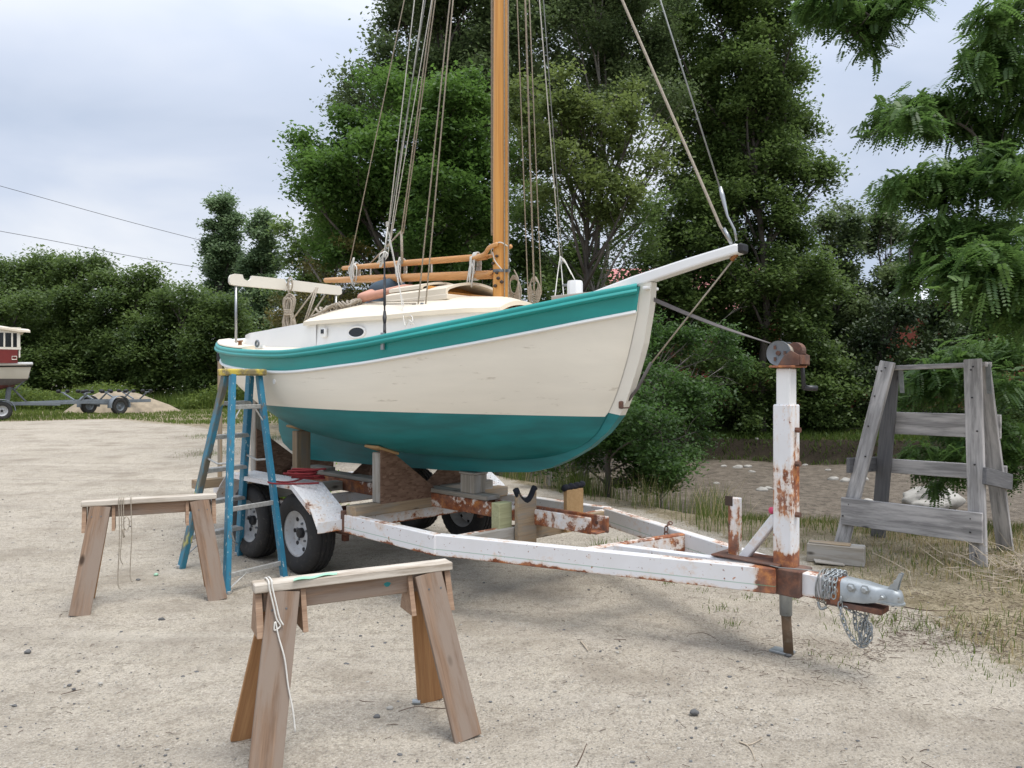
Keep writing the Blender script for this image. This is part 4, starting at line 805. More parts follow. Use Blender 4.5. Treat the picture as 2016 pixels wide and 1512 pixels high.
def lashing(nm, x0, za, zb, r, parent, mat='rope_white', n=4):
    mb = MB()
    for i in range(n):
        dx = (i - n / 2) * .014; mb.tube([Vector((x0 + dx, 0, (za + zb) / 2)) + Vector((math.sin(a) * .004, math.cos(a) * (.036 + .001 * i), math.sin(a) * ((za - zb) / 2 + .04))) for a in np.linspace(0, 2 * math.pi, 22)], r, 5)
    return mb.build(nm, MAT[mat], parent, smooth=True)
spz = lambda a, b, x: a.lerp(b, (x - a.x) / (b.x - a.x)).z
for px in (938, 793, 702):
    x0 = L(px, 530).x; lashing('sail_tie', x0, spz(g0, g1, x0) if x0 < g1.x else g1.z, spz(b0_, b1_, x0), .008 if px != 702 else .006, boat, n=4 if px == 938 else 3)
for px, dz in ((936, 0), (794, .0), (704, -.02)):
    mb = MB(); c = Vector((L(px, 530).x, -.045, L(px, 520).z)) 
    for k in range(5): mb.tube(cat([c + Vector((random.gauss(0, .012), 0, .06 * (k % 2))), c + Vector((random.gauss(0, .03), -.015, -.05)), c + Vector((random.gauss(0, .03), -.01, -.12 - .02 * k + dz))], 4), .007, 5)
    mb.build('sail_tie_end', MAT['rope_white'], boat, smooth=True)
for px in (850, 730, 1): 
    if px > 1: x0 = L(px, 530).x; MB().box((x0, 0, (spz(g0, g1, x0) + spz(b0_, b1_, x0)) / 2), (.012, .012, (spz(g0, g1, x0) - spz(b0_, b1_, x0)))).build('strop', MAT['rope_white'], boat)
# gallows
gl_, gr_ = L(456, 550, -.68), L(668, 571, .68); gs = (gl_.x + gr_.x) / 2; gz = (gl_.z + gr_.z) / 2
ol = [(-.70, -.03), (-.685, -.055), (-.64, -.062), (.66, -.062), (.69, -.045), (.69, .02), (.67, .045)]
def notch(c, r=.035): return [(c + r * math.cos(a), .056 + r * math.sin(a) * 1.1) for a in np.linspace(0, -math.pi, 9)]
tp_ = notch(.0, .05) ; tpl = notch(-.50, .05)
ol += [(.05, .058)] + tp_ + [(-.06, .060)] + [(-.44, .06)] + tpl + [(-.56, .062), (-.64, .062), (-.685, .045), (-.70, .015)]
MB().prism([(x, z) for x, z in ol], -.018, .018, M=Matrix(((0, 1, 0), (1, 0, 0), (0, 0, 1)))).build('boom_gallows', MAT['offwhite'], boat, loc=(gs, 0, gz), bevel=.004)
for sg in (-1, 1): MB().lathe([(.013, deckz(gs, .62) - .03), (.013, gz - .05)], (gs, sg * .62, 0), n=10).build('gallows_post', MAT['steel'], boat, smooth=True)
# ropes under the gallows: coil and falls
cx = L(568, 600, 0).copy(); c0 = Vector((gs - .05, -.0, gz + .02)); cyl = L(568, 560, -.05)
mb = MB(); bx = Vector((cyl.x, cyl.y, 0)); zt, zb_ = L(568, 585, -.05).z, L(570, 650, -.05).z + .01
random.seed(4)
for k in range(15):
    o1, o2 = random.gauss(0, .022), random.gauss(0, .03); w = random.uniform(.035, .085); dn = random.uniform(-.03, .05)
    zc = (zt + zb_) / 2; loop = []
    for a in np.linspace(0, 2 * math.pi, 20, endpoint=False):
        zz = zc + math.sin(a) * ((zt - zb_) / 2 + dn); waist = .35 + .65 * min(1, abs(zz - (zt * .52 + zb_ * .48)) / (.45 * (zt - zb_))); loop.append(bx + AXL if False else Vector((bx.x + (math.cos(a) * w + o1) * waist * .7, bx.y + (math.cos(a) * w + o1) * waist * .7 + o2 * .5, zz)))
    mb.tube(loop, .0085, 6, closed=True)
for k in range(4): mb.tube([Vector((bx.x + .042 * math.cos(a) * .8, bx.y + .05 * math.sin(a), zt * .52 + zb_ * .48 + (k - 1.5) * .016)) for a in np.linspace(0, 2 * math.pi, 14, endpoint=False)], .0085, 6, closed=True)
mb.tube([Vector((bx.x, bx.y, zt - .03)), Vector((bx.x - .01, bx.y + .01, gz + .05))], .009, 6); mb.tube(cat([Vector((bx.x + .01, bx.y - .03, gz - .02)), Vector((bx.x + .06, bx.y - .03, gz + .03)), Vector((bx.x + .12, bx.y - .03, gz - .01))], 5), .006, 5)
mb.tube([Vector((bx.x + math.cos(a) * .05, bx.y + .02, gz + math.sin(a) * .075)) for a in np.linspace(0, 2 * math.pi, 16, endpoint=False)], .009, 6, closed=True)
mb.build('rope_coil', MAT['rope_beige'], boat, smooth=True)
mb = MB()
for a, b in (((622, 566), (596, 642)), ((626, 566), (600, 642)), ((622, 568), (575, 630)), ((640, 580), (600, 640))):
    mb.tube([L(*a, 0), L(*b, -.15)], .008, 6)
mb.build('mainsheet', MAT['rope_beige'], boat, smooth=True)
rope('mainsheet_tail', [Vector((.22, -.42, roofz(.3, .42) + .01)), Vector((.33, -.36, roofz(.33, .36) + .02)), Vector((.42, -.42, roofz(.42, .42) + .03)), Vector((.40, -.30, roofz(.4, .3) + .04)), Vector((.33, -.38, roofz(.33, .38) + .05)), Vector((.30, -.48, roofz(.3, .48) + .02)), Vector((.22, -.52, roofz(.3, .52) + .03)), Vector((.20, -.62, roofz(.3, .62) + .02)), Vector((.13, -.70, roofz(.3, .70) + .01))], .011, MAT['rope_beige'], boat)
mb = MB()
for k in range(9):
    t = k / 8; c = Vector((lerp(.15, .40, t), lerp(-.62, -.40, t), 0)); c.z = roofz(.3, abs(c.y)) + .03
    mb.tube([c + Vector((math.cos(a) * .055 * random.uniform(.7, 1.1), math.sin(a) * .04, math.sin(a * 2 + k) * .02)) for a in np.linspace(0, 2 * math.pi, 12, endpoint=False)], .0105, 6, closed=True)
mb.build('rope_bundle', MAT['rope_beige'], boat, smooth=True)
for yy in (-.36, -.28): rope('reefing_line', [Vector((.42, yy, roofz(.42, yy) + .01)), Vector((.9, yy - .1, roofz(.9, yy - .1) + .008)), Vector((1.35, yy - .1, roofz(1.35, yy - .1) + .008))], .005, MAT['rope_beige'], boat)
# cheek blocks on the roof
for px in (816, 831):
    c = L(px, 606, -.45); mb = MB(); mb.lathe([(.0, -.008), (.022, -.008), (.022, .008), (0, .008)], c + Vector((0, 0, .02)), axis='Y', n=14); mb.box(c + Vector((.01, 0, -.01)), (.03, .02, .03)); mb.build('block', MAT['galv_dark'], boat, smooth=False)
# standing and running rigging: (bottom pixel, plane, upper pixel in photo, radius, material, name)
def up_to(a, px, py):
    """run from the fitting a up to the mast so that it passes the mast's own plane at the hounds"""
    return [a, Vector((MX - .03 if a.x < MX else MX + .03, a.y * .04, 8.2))]
RG = [((688, 522), 0, .0065, 'rope_beige', 'topping_lift'), ((758, 505), -.35, .006, 'rope_white', 'lazy_jack'), ((763, 505), -.45, .0055, 'rope_white', 'halyard'), ((770, 470), -.25, .005, 'rope_white', 'halyard'), ((790, 460), -.05, .008, 'rope_beige', 'peak_halyard'), ((794, 460), -.02, .007, 'rope_beige', 'peak_halyard'),
      ((823, 600), -.45, .0075, 'rope_beige', 'throat_halyard'), ((838, 600), -.45, .0075, 'rope_beige', 'throat_halyard'), ((1040, 590), .35, .006, 'rope_beige', 'halyard'), ((1052, 580), .45, .0095, 'rope_beige', 'halyard'), ((1066, 580), .45, .006, 'rope_beige', 'halyard'), ((1103, 510), .85, .006, 'rope_white', 'jib_halyard'), ((1108, 520), .9, .005, 'wire', 'shroud')]
UPX = {688: (796, 0), 758: (816, 0), 763: (834, 0), 770: (850, 0), 790: (852, 0), 794: (857, 0), 823: (886, 0), 838: (892, 0), 1040: (1018, 0), 1052: (1034, 0), 1066: (1042, 0), 1103: (1062, 0), 1108: (1070, 0)}
for (bp, t, r, mt, nm) in RG:
    a = L(bp[0], bp[1], t); k = 1.0
    u = L(UPX[bp[0]][0], 0, t * .45); d = (u - a); # continue the observed run up to the masthead height
    f = (8.3 - a.z) / d.z; e2 = a + d * f; e2 = Vector((lerp(e2.x, MX, .6), lerp(e2.y, 0, .9), 8.3)); rope(nm, [a, u, e2], r * .8, MAT[mt], boat, spline=False)
for x_, r in ((963, .006), (967, .004)): rope('halyard', [Vector((MX - .088 + (x_ - 963) * .003, -.02, 2.85)), Vector((MX - .088 + (x_ - 963) * .003, -.02, 8.3))], r, MAT['rope_beige'], boat, spline=False)
for dx, y, r in ((.073, -.03, .0055), (.088, .0, .006)): rope('halyard', [Vector((MX + dx, y, 2.3)), Vector((MX + dx * .9, y, 8.3))], r, MAT['rope_beige'], boat, spline=False)
# shroud with black lanyard/strap at near chainplate
cp = L(740, 652, -1.0); cp = Vector((cp.x, -(spl(S_B, cp.x) - .01), spl(S_Z, cp.x) + .02)); kn = L(757, 502, -.62)
tb = MB(); tb.tube([cp, cp.lerp(kn, .12)], [.012, .012], 8); tb.tube([cp.lerp(kn, .12), cp.lerp(kn, .2), cp.lerp(kn, .28)], [.010, .017, .010], 8); tb.tube([cp.lerp(kn, .28), kn], .007, 6); tb.tube([cp.lerp(kn, .35), cp.lerp(kn, .7)], .011, 6); tb.build('shroud_lanyard', MAT['black'], boat, smooth=True)
for q in (0, 1): MB().box(cp + Vector((0, -.02, -.05)), (.035, .012, .13)).build('chainplate', MAT['steel'], boat) if q == 0 else None
rope('shroud', [kn, kn.lerp(Vector((MX, -.06, 8.3)), 1)], .005, MAT['wire'], boat, spline=False)
mb = MB()
for k in range(7): mb.tube(cat([kn + Vector((0, 0, .03)), kn + Vector((random.gauss(0, .022), random.gauss(0, .022), random.gauss(-.01, .03))), kn + Vector((random.gauss(-.03, .03), -.02, -.08 + random.gauss(0, .02))), kn + Vector((random.gauss(0, .02), 0, -.02))], 4), .0055, 5)
kn2 = L(763, 445, -.5); mb.tube(cat([kn, kn.lerp(kn2, .5), kn2], 4), .006, 5)
for k in range(4): mb.tube([kn2 + Vector((math.cos(a) * .012, math.sin(a) * .012, .01 * k)) for a in np.linspace(0, 6.28, 8, endpoint=False)], .005, 5, closed=True)
mb.tube(cat([kn2, L(778, 520, -.5), L(790, 590, -.55), L(797, 640, -.7), L(805, 630, -.72), L(815, 640, -.72)], 5), .004, 5); mb.tube(cat([L(766, 470, -.5), L(795, 600, -.5), L(812, 625, -.7), L(808, 640, -.74)], 5), .004, 5)
mb.build('lashing_knot', MAT['rope_white'], boat, smooth=True)
rope('vang_line', [L(722, 526, 0), L(790, 455, -.03)], .008, MAT['rope_beige'], boat, spline=False); rope('halyard_braid', [L(790, 456, -.03), L(792, 520, -.03)], .012, MAT['rope_beige'], boat, spline=False)
# forward: coils right of mast
for px, py, s_, t in ((1012, 560, 1, .1), (1052, 560, .9, .45)):
    c = L(px, py, t); mb = MB()
    for k in range(8): mb.tube([c + Vector((math.cos(a) * (.035 + .006 * k) * s_ * .8, math.cos(a) * .02, math.sin(a) * (.075 + .006 * k) * s_ - .01 * k)) for a in np.linspace(0, 2 * math.pi, 18, endpoint=False)], .0055, 5, closed=True)
    if px == 1012:
        for k in range(5): mb.tube(cat([c + Vector((0, 0, .12)), c + Vector((.05, 0, .02)), c + Vector((.02 * k - .02, 0, -.16))], 4), .005, 5)
    mb.build('rope_coil', MAT['rope_beige'], boat, smooth=True)
# samson post
sp = L(1132, 575, 0); sp_x = sp.x
MB().lathe([(.058, 2.05), (.058, L(1132, 558).z), (.053, L(1132, 553).z)], (sp_x, 0, 0), n=8).build('samson_post', MAT['white_gloss'], boat, auto=30)
MB().tube([Vector((sp_x - .10, -.02, 2.37)), Vector((sp_x - .05, -.01, 2.37))], .010, 8).build('post_pin', MAT['galv_dark'], boat)
MB().box((sp_x + .12, 0, 2.24), (.42, .34, .08)).build('mast_partner', MAT['timber_grey'], boat, bevel=.01)
mb = MB(); c = L(1103, 510, .85)
for a, b in (((1103, 505), (1092, 590)), ((1103, 505), (1110, 588)), ((1104, 508), (1125, 540)), ((1104, 508), (1132, 552)), ((1104, 506), (1120, 530))): mb.tube(cat([L(*a, .6), (L(*a, .6) + L(*b, .1)) / 2 + Vector((0, 0, .02)), L(*b, .1)], 4), .0045, 5)
mb.build('lashing_knot', MAT['rope_white'], boat, smooth=True)
# bowsprit
BA, BB = L(1160, 583), L(1456, 492)
top_ = [(1172, 575), (1250, 545), (1350, 512), (1452, 481)]; bot_ = [(1467, 497), (1400, 517), (1340, 537), (1283, 556), (1240, 572), (1172, 592)]
pl = [(L(*p).x, L(*p).z) for p in top_ + [(1464, 483)] + bot_]
MB().prism(pl, -.045, .045).build('bowsprit', MAT['white_gloss'], boat, bevel=.012)
tip = L(1463, 490); MB().box((tip.x - .002, 0, tip.z + .002), (.034, .096, .062)).build('bowsprit_cap', MAT['black'], boat, bevel=.014)
rope('forestay', [L(1438, 478), L(1418, 445), L(1225, 0), Vector((MX + .05, 0, 7.05))], .0095, MAT['rope_beige'], boat, spline=False)
rope('forestay', [L(1418, 372), L(1300, 0), Vector((MX + .04, 0, 8.3))], .0055, MAT['wire'], boat, spline=False)
mb = MB(); mb.tube([L(1418, 368), L(1422, 385), L(1432, 425), L(1446, 452), L(1450, 474)], [.010, .016, .008, .008, .008], 6); mb.tube([L(1425, 450), L(1432, 462), L(1440, 480)], .012, 6); mb.build('shackle', MAT['steel'], boat, smooth=True)
rope('bobstay', [L(1446, 508), L(1280, 718)], .0055, MAT['rope_beige'], boat, spline=False)
rope('bobstay_strap', [L(1282, 714), L(1255, 765), L(1237, 788)], .011, MAT['strap'], boat, spline=False)
MB().box(L(1229, 797), (.035, .10, .055)).build('stem_fitting', MAT['rust_full'], boat, bevel=.01)
MB().tube([L(1440, 512), L(1450, 500)], .016, 6).build('bobstay_fitting', MAT['bronze'], boat)
MB().box(L(1281, 568) + Vector((.0, 0, 0)), (.04, .14, .02)).build('stem_cap', MAT['white_gloss'], boat, bevel=.005)
# stern fittings
for s0, mt in ((-.86, 'bronze'), (-.38, 'galv_dark')):
    y = -(spl(S_B, s0) - .075); z = deckz(s0, y) + .035; mb = MB()
    if mt == 'bronze': mb.box((s0, y, z + .035), (.10, .02, .014)); mb.box((s0 - .02, y, z + .015), (.016, .016, .04)); mb.box((s0 + .02, y, z + .015), (.016, .016, .04)); mb.build('cleat', MAT[mt], boat, bevel=.004)
    else: mb.tube([Vector((s0 + math.cos(a) * .028, y, z + .02 + math.sin(a) * .028)) for a in np.linspace(0, 6.28, 14, endpoint=False)], .010, 6, closed=True); mb.build('fairlead', MAT[mt], boat, smooth=True)
c_ = None
for s_try in np.linspace(-.2, .6, 40):
    y_ = hy(float(s_try), 1.63); wv = W((s_try, -y_, 1.63)); 
    if 1008 + F * wv.x / wv.y > 541: c_ = (float(s_try), -y_); break
MB().lathe([(.0, -.008), (.022, -.008), (.022, .003), (0, .003)], (c_[0], c_[1] - .002, 1.645), axis='Y', n=16).build('drain_fitting', MAT['white_gloss'], boat)
# ============================================================ PERSON leaning over the cabin
pers = thing('person', 'person in a blue grey shirt bent over the cabin top of the sailboat, face down', 'person', O, HD)
J = dict(pel=(-.38, .12, 1.98), sp=(-.18, .08, 2.22), ch=(.24, .17, 2.42), nk=(.50, .22, 2.45), sR=(.42, .06, 2.57), sL=(.36, .34, 2.44), elR=(.39, -.37, 2.405), fo=(.58, -.24, 2.45), wr=(.745, -.12, 2.505), elL=(.62, .46, 2.38), wrL=(.80, .34, 2.44), hR=(-.40, .02, 1.9), knR=(-.34, .0, 1.62), anR=(-.5, .0, 1.32), hL=(-.40, .24, 1.9), knL=(-.30, .26, 1.62), anL=(-.46, .26, 1.32), toR=(-.36, 0, 1.28), toL=(-.32, .26, 1.28))
ks = list(J); ix = {k: i for i, k in enumerate(ks)}
E = [('pel', 'sp'), ('sp', 'ch'), ('ch', 'nk'), ('ch', 'sR'), ('ch', 'sL'), ('sR', 'elR'), ('elR', 'fo'), ('fo', 'wr'), ('sL', 'elL'), ('elL', 'wrL'), ('pel', 'hR'), ('hR', 'knR'), ('knR', 'anR'), ('pel', 'hL'), ('hL', 'knL'), ('knL', 'anL'), ('anR', 'toR'), ('anL', 'toL')]
RD = dict(pel=.13, sp=.12, ch=.125, nk=.055, sR=.062, sL=.065, elR=.046, fo=.041, wr=.026, elL=.042, wrL=.026, hR=.085, knR=.058, anR=.04, hL=.085, knL=.058, anL=.04, toR=.03, toL=.03)
vs = [Vector(J[k]) for k in ks]; ed = [(ix[a], ix[b]) for a, b in E]; rd = [RD[k] for k in ks]
def finger(base, d, ln, r, curl):
    b = len(vs); p = Vector(base); d = Vector(d).normalized()
    for i in range(4): vs.append(p.copy()); rd.append(r * (1 - .12 * i)); p = p + d * ln / 3; d = (d + Vector((0, 0, -curl))).normalized()
    for i in range(3): ed.append((b + i, b + i + 1))
    return b
b = len(vs); vs.append(Vector((.80, -.095, 2.508))); rd.append((.034, .016)); ed.append((ix['wr'], b)); vs.append(Vector((.835, -.085, 2.508))); rd.append((.036, .013)); ed.append((b, b + 1)); pm = b + 1
for k, (dy, ln) in enumerate(((-.030, .062), (-.011, .072), (.009, .068), (.028, .054))):
    f = finger(Vector((.845, -.083 + dy, 2.508)), (1, .25 + dy * 4, 0), ln, .0085, .22); ed.append((pm, f))
f = finger(Vector((.80, -.128, 2.500)), (.75, -.6, -.1), .05, .010, .1); ed.append((b, f))
skin('body', vs, ed, rd, MAT['skin'], pers, 2, root=0)
# head with face (bent down between the arms)
hm = bmesh.new(); bmesh.ops.create_icosphere(hm, subdivisions=4, radius=.1)
for v in hm.verts:
    x, y, z = v.co; r = Vector((x * 1.0, y * .78, z * 1.18))
    if x > .03: r.x += .018 * math.exp(-((y / .016) ** 2 + ((z + .012) / .022) ** 2)) - .010 * (math.exp(-(((abs(y) - .033) / .014) ** 2 + ((z - .012) / .012) ** 2))) + .006 * math.exp(-((y / .03) ** 2 + ((z + .05) / .008) ** 2)) - .005 * math.exp(-((y / .03) ** 2 + ((z + .058) / .004) ** 2))
    if abs(y) > .06: r.y += math.copysign(.022 * math.exp(-(((x) / .016) ** 2 + (z / .026) ** 2)), y)
    if z < -.05: r.y *= .82; r.x *= .95
    v.co = r
hme = bpy.data.meshes.new('head'); hm.to_mesh(hme); hm.free(); hd = link('head', hme, MAT['skin'], pers, smooth=True); hd.location = (.64, .27, 2.36); hd.rotation_euler = (0, R(78), R(20))
hh_ = bmesh.new(); bmesh.ops.create_icosphere(hh_, subdivisions=3, radius=.106); bmesh.ops.delete(hh_, geom=[v for v in hh_.verts if v.co.x > .045 and v.co.z < .055 or v.co.z < -.05], context='VERTS')
for v in hh_.verts: v.co = Vector((v.co.x * 1.02, v.co.y * .84, v.co.z * 1.2)) * random.uniform(.98, 1.03)
hme = bpy.data.meshes.new('hair'); hh_.to_mesh(hme); hh_.free(); hr = link('hair', hme, MAT['hair'], pers, smooth=True); hr.location = (.64, .27, 2.36); hr.rotation_euler = (0, R(78), R(20))
# shirt with short sleeves over the back
SV = [Vector(J['pel']), Vector(J['sp']), Vector((.05, .12, 2.38)), Vector(J['ch']) + Vector((0, 0, .02)), Vector((.44, .20, 2.47)), Vector(J['sR']), Vector((.40, -.11, 2.53)), Vector((.385, -.25, 2.465)), Vector(J['sL']), Vector((.48, .40, 2.41))]
skin('shirt', SV, [(0, 1), (1, 2), (2, 3), (3, 4), (3, 5), (5, 6), (6, 7), (3, 8), (8, 9)], [.15, .15, .155, .155, .085, .09, .086, .078, .086, .074], MAT['shirt'], pers, 2)
skin('trousers', [Vector(J[k]) for k in ('pel', 'hR', 'knR', 'hL', 'knL')] + [Vector(J['anR']) + Vector((0, 0, .06)), Vector(J['anL']) + Vector((0, 0, .06))], [(0, 1), (1, 2), (2, 5), (0, 3), (3, 4), (4, 6)], [.15, .10, .075, .10, .075, .06, .06], MAT['trousers'], pers, 2)
# ============================================================ BOAT TRAILER
tr = thing('boat_trailer', 'white boat trailer, heavily rusted, with two axles, carrying the teal and cream sailboat', 'boat trailer', O, HD)
V3 = lambda *a: Vector(a)
def beam(name, a, b, w, t, mat, up=(0, 0, 1), bev=.006, hollow=0, parent=tr, cut=None): return board(name, a, b, w, t, MAT[mat], parent, up, bev, cut, hollow)
ZR = .475; KN = V3(2.14, -.86, ZR); KF = V3(2.28, .95, ZR); PO = L(1548, 1138, 0); PO = V3(PO.x, 0, .475)
beam('side_rail', V3(-1.6, -.80, ZR), V3(2.11, -.86, ZR), .15, .075, 'white_rust'); beam('side_rail', V3(-1.6, .86, ZR), V3(2.26, .95, ZR), .15, .075, 'white_rust')
beam('drawbar_arm', KN + V3(-.05, .012, 0), PO + V3(-.02, -.09, -.002), .15, .075, 'arm_rust'); beam('drawbar_arm', KF + V3(-.04, -.02, 0), PO + V3(-.10, .10, -.002), .15, .075, 'arm_rust')
beam('tongue', PO + V3(-.25, 0, -.004), L(1668, 1160) .to_3d() * 1 + V3(0, 0, 0) if False else V3(L(1665, 1160).x, 0, .462), .135, .10, 'tongue_rust')
beam('tongue_sleeve', PO + V3(-.11, 0, -.006), PO + V3(.12, 0, -.008), .155, .186, 'rust_full')
beam('gusset_beam', V3(3.12, -.50, ZR + .004), V3(3.32, .46, ZR + .004), .13, .06, 'white_rust_mid')
beam('gusset_beam', V3(3.16, -.22, ZR + .01), V3(4.15, -.02, ZR + .01), .12, .06, 'white_rust')
beam('tongue_plate', V3(3.86, 0, ZR + .085), V3(4.30, 0, ZR + .085), .012, .22, 'rust_full')
# winch post
a = math.radians(0)
beam('winch_post', V3(PO.x, 0, .52), V3(PO.x, 0, 1.51), .115, .115, 'post_rust', up=(1, 0, 0))
beam('winch_post', V3(PO.x, 0, 1.50), V3(PO.x, 0, 1.725), .088, .088, 'white_gloss', up=(1, 0, 0))
beam('winch_plate', V3(PO.x - .07, 0, 1.735), V3(PO.x + .09, 0, 1.735), .012, .17, 'rust_heavy')
for z in (.86, 1.16, 1.36): MB().lathe([(0, -.02), (.017, -.02), (.017, .012), (0, .012)], (PO.x + .075, 0, z), axis='X', n=6).build('bolt', MAT['rust_full'], tr)
beam('short_post', L(1447, 1098) + V3(0, 0, 0), L(1447, 980), .062, .062, 'post_rust', up=(1, 0, 0), bev=.003)
MB().box(L(1440, 985) + V3(-.0, -.032, 0), (.05, .006, .06)).build('socket_shade', MAT['dark_inside'], tr)  # dark plate paints the shade inside the hollow mouth
beam('brace', L(1462, 1100), L(1528, 1018), .055, .055, 'white_rust', up=(1, 0, 0))
# winch: reel with flanges
wc = V3(PO.x - .02, 0, 1.815); mb = MB()
for y, r in ((-.055, .074), (.045, .070)): mb.lathe([(.0, y - .004), (r * .9, y - .006), (r, y - .010), (r, y + .003), (0, y + .003)], wc, axis='Y', n=28)
wr_ = mb.build('winch_reel', MAT['galv_dark'], tr, auto=40); MB().lathe([(.045, -.05), (.06, -.04), (.06, .035), (.045, .04)], wc, axis='Y', n=20).build('webbing', MAT['rope_beige'], wr_, smooth=True)
mb = MB(); mb.lathe([(0, -.07), (.014, -.07), (.014, -.05), (0, -.05)], wc, axis='Y', n=8)
for an in range(3): mb.box(wc + V3(math.cos(an * 2.1) * .04, -.066, math.sin(an * 2.1) * .04), (.014, .004, .022))
mb.build('reel_hub', MAT['rust_full'], tr)
mb = MB()
for y in (-.07, .07): mb.prism([(-.02, 1.741), (.11, 1.741), (.11, 1.80), (.06, 1.83), (.02, 1.80)], y - .004, y + .004, M=Matrix.Translation((PO.x, 0, 0)) if False else None)
mb.v = [(x + PO.x, y, z) for x, y, z in mb.v]; mb.box((PO.x + .08, .0, 1.775), (.07, .13, .055)); mb.lathe([(0, .02), (.05, .02), (.05, .075), (0, .075)], V3(PO.x + .04, 0, 1.83), axis='Y', n=18); mb.build('winch_frame', MAT['rust_full'], tr, bevel=.002)
mb = MB(); hp = V3(PO.x + .045, .11, 1.80); mb.tube([hp, hp + V3(.01, .01, -.20)], [.012, .014], 6); mb.tube([hp + V3(.01, .01, -.19), hp + V3(.07, .06, -.195)], .016, 8); mb.build('winch_handle', MAT['blackish'], tr, smooth=True)
mb = MB(); p0, p1 = L(1518, 677), L(1287, 590); n = 10; rows = []
for i in range(n + 1):
    p = p0.lerp(p1, i / n) - V3(0, 0, .014 * math.sin(math.pi * i / n)); tw = math.pi * .45 * i / n; w = V3(math.sin(tw) * .0, math.cos(tw) * .013, math.sin(tw) * .013); rows.append([p - w, p + w, p + w + V3(0, 0, .004), p - w + V3(0, 0, .004)])
mb.grid(rows, closed=True); mb.build('winch_strap', MAT['strap'], tr)
# jack behind the post
jx = L(1540, 1200, .06); jt = V3(jx.x - .03, .085, .98)
mb = MB(); mb.tube([V3(jx.x + .02, .06, .25), V3(jx.x - .02, .085, .95)], .030, 16); mb.build('jack_tube', MAT['galv_dark'], tr, smooth=True)
MB().tube([V3(jx.x + .02, .06, .50), V3(jx.x + .024, .058, .235)], .037, 16).build('jack_sleeve', MAT['galv'], tr, smooth=True)
MB().tube([V3(jx.x + .045, .05, .005), V3(jx.x + .022, .06, .26)], .029, 14).build('jack_leg', MAT['rust_brown'], tr, smooth=True)
MB().box((jx.x - .0, .06, .008), (.13, .09, .016)).build('jack_foot', MAT['galv'], tr, bevel=.004)
MB().lathe([(.0, .0), (.033, .0), (.038, .02), (.030, .035), (0, .035)], V3(jx.x - .06, .085, .835), n=14).build('jack_cap', MAT['pink'], tr, smooth=True)
MB().lathe([(.0, .0), (.026, .0), (.022, .03), (0, .032)], V3(jx.x - .04, .085, .872), n=14).build('jack_crank', MAT['steel'], tr, smooth=True)
# coupler
cx0 = L(1652, 1160).x; cx1 = L(1778, 1180).x; cz = .478
rows = []
for s, w, h, zt in ((0, .062, .12, .06), (.16, .062, .105, .055), (.24, .055, .08, .045), (.30, .045, .075, .045), (.34, .043, .07, .045), (.375, .036, .06, .035), (.395, .015, .05, .01)):
    s = cx0 + .03 + s * (cx1 - cx0 - .03) / .395; rows.append([V3(s, -w, cz + zt - h), V3(s, -w, cz + zt - .02), V3(s, -w * .7, cz + zt), V3(s, w * .7, cz + zt), V3(s, w, cz + zt - .02), V3(s, w, cz + zt - h)])
mb = MB(); mb.grid(rows); n6 = 6; mb.f += [tuple(range(6)), tuple(len(mb.v) - 6 + i for i in range(6))]; mb.m += [0, 0]
cpl = mb.build('coupler', MAT['galv'], tr, auto=50)
sg_ = MB(); fl = []
for t in np.linspace(0, 1, 9): fl.append((lerp(cx0 + .28 * (cx1 - cx0) / .395, cx1 + .012, t), .058 * math.sqrt(max(0, 1 - t ** 4)) + .002))
sg_.add([V3(x, -w, cz - .034) for x, w in fl] + [V3(x, w, cz - .034) for x, w in fl[::-1]] + [V3(x, -w, cz - .026) for x, w in fl] + [V3(x, w, cz - .026) for x, w in fl[::-1]], [tuple(range(18))[::-1], tuple(range(18, 36))] + [(i, (i + 1) % 18, 18 + (i + 1) % 18, 18 + i) for i in range(18)])
sg_.build('coupler_flange', MAT['galv'], cpl)
mb = MB(); lv = [(1748, 1160), (1755, 1150), (1762, 1147), (1772, 1128), (1778, 1130), (1772, 1146), (1768, 1163)]
pl = [(L(*p).x, L(*p).z) for p in lv]; mb.prism(pl, -.02, -.014); mb.prism(pl, .014, .02); mb.box((sum(p[0] for p in pl) / 7, 0, sum(p[1] for p in pl) / 7), (.02, .034, .02)); mb.build('latch', MAT['galv'], cpl)
for px, py, r in ((1676, 1157, .019), (1703, 1161, .019), (1738, 1176, .011)):
    c = L(px, py, -.064); mb = MB(); mb.lathe([(0, -.022), (r * .7, -.022), (r, -.016), (r, -.004), (r * 1.4, -.003), (r * 1.4, 0), (0, 0)], c, axis='Y', n=6 if r > .015 else 12); mb.build('bolt', MAT['galv'], cpl)
MB().box((cx0 + .10, 0, cz - .082), (.30, .12, .03)).build('coupler_block', MAT['rust_full'], tr, bevel=.003); MB().box((cx0 + .0, 0, .462), (.055, .125, .14)).build('coupler_band', MAT['rust_heavy'], tr, bevel=.003)
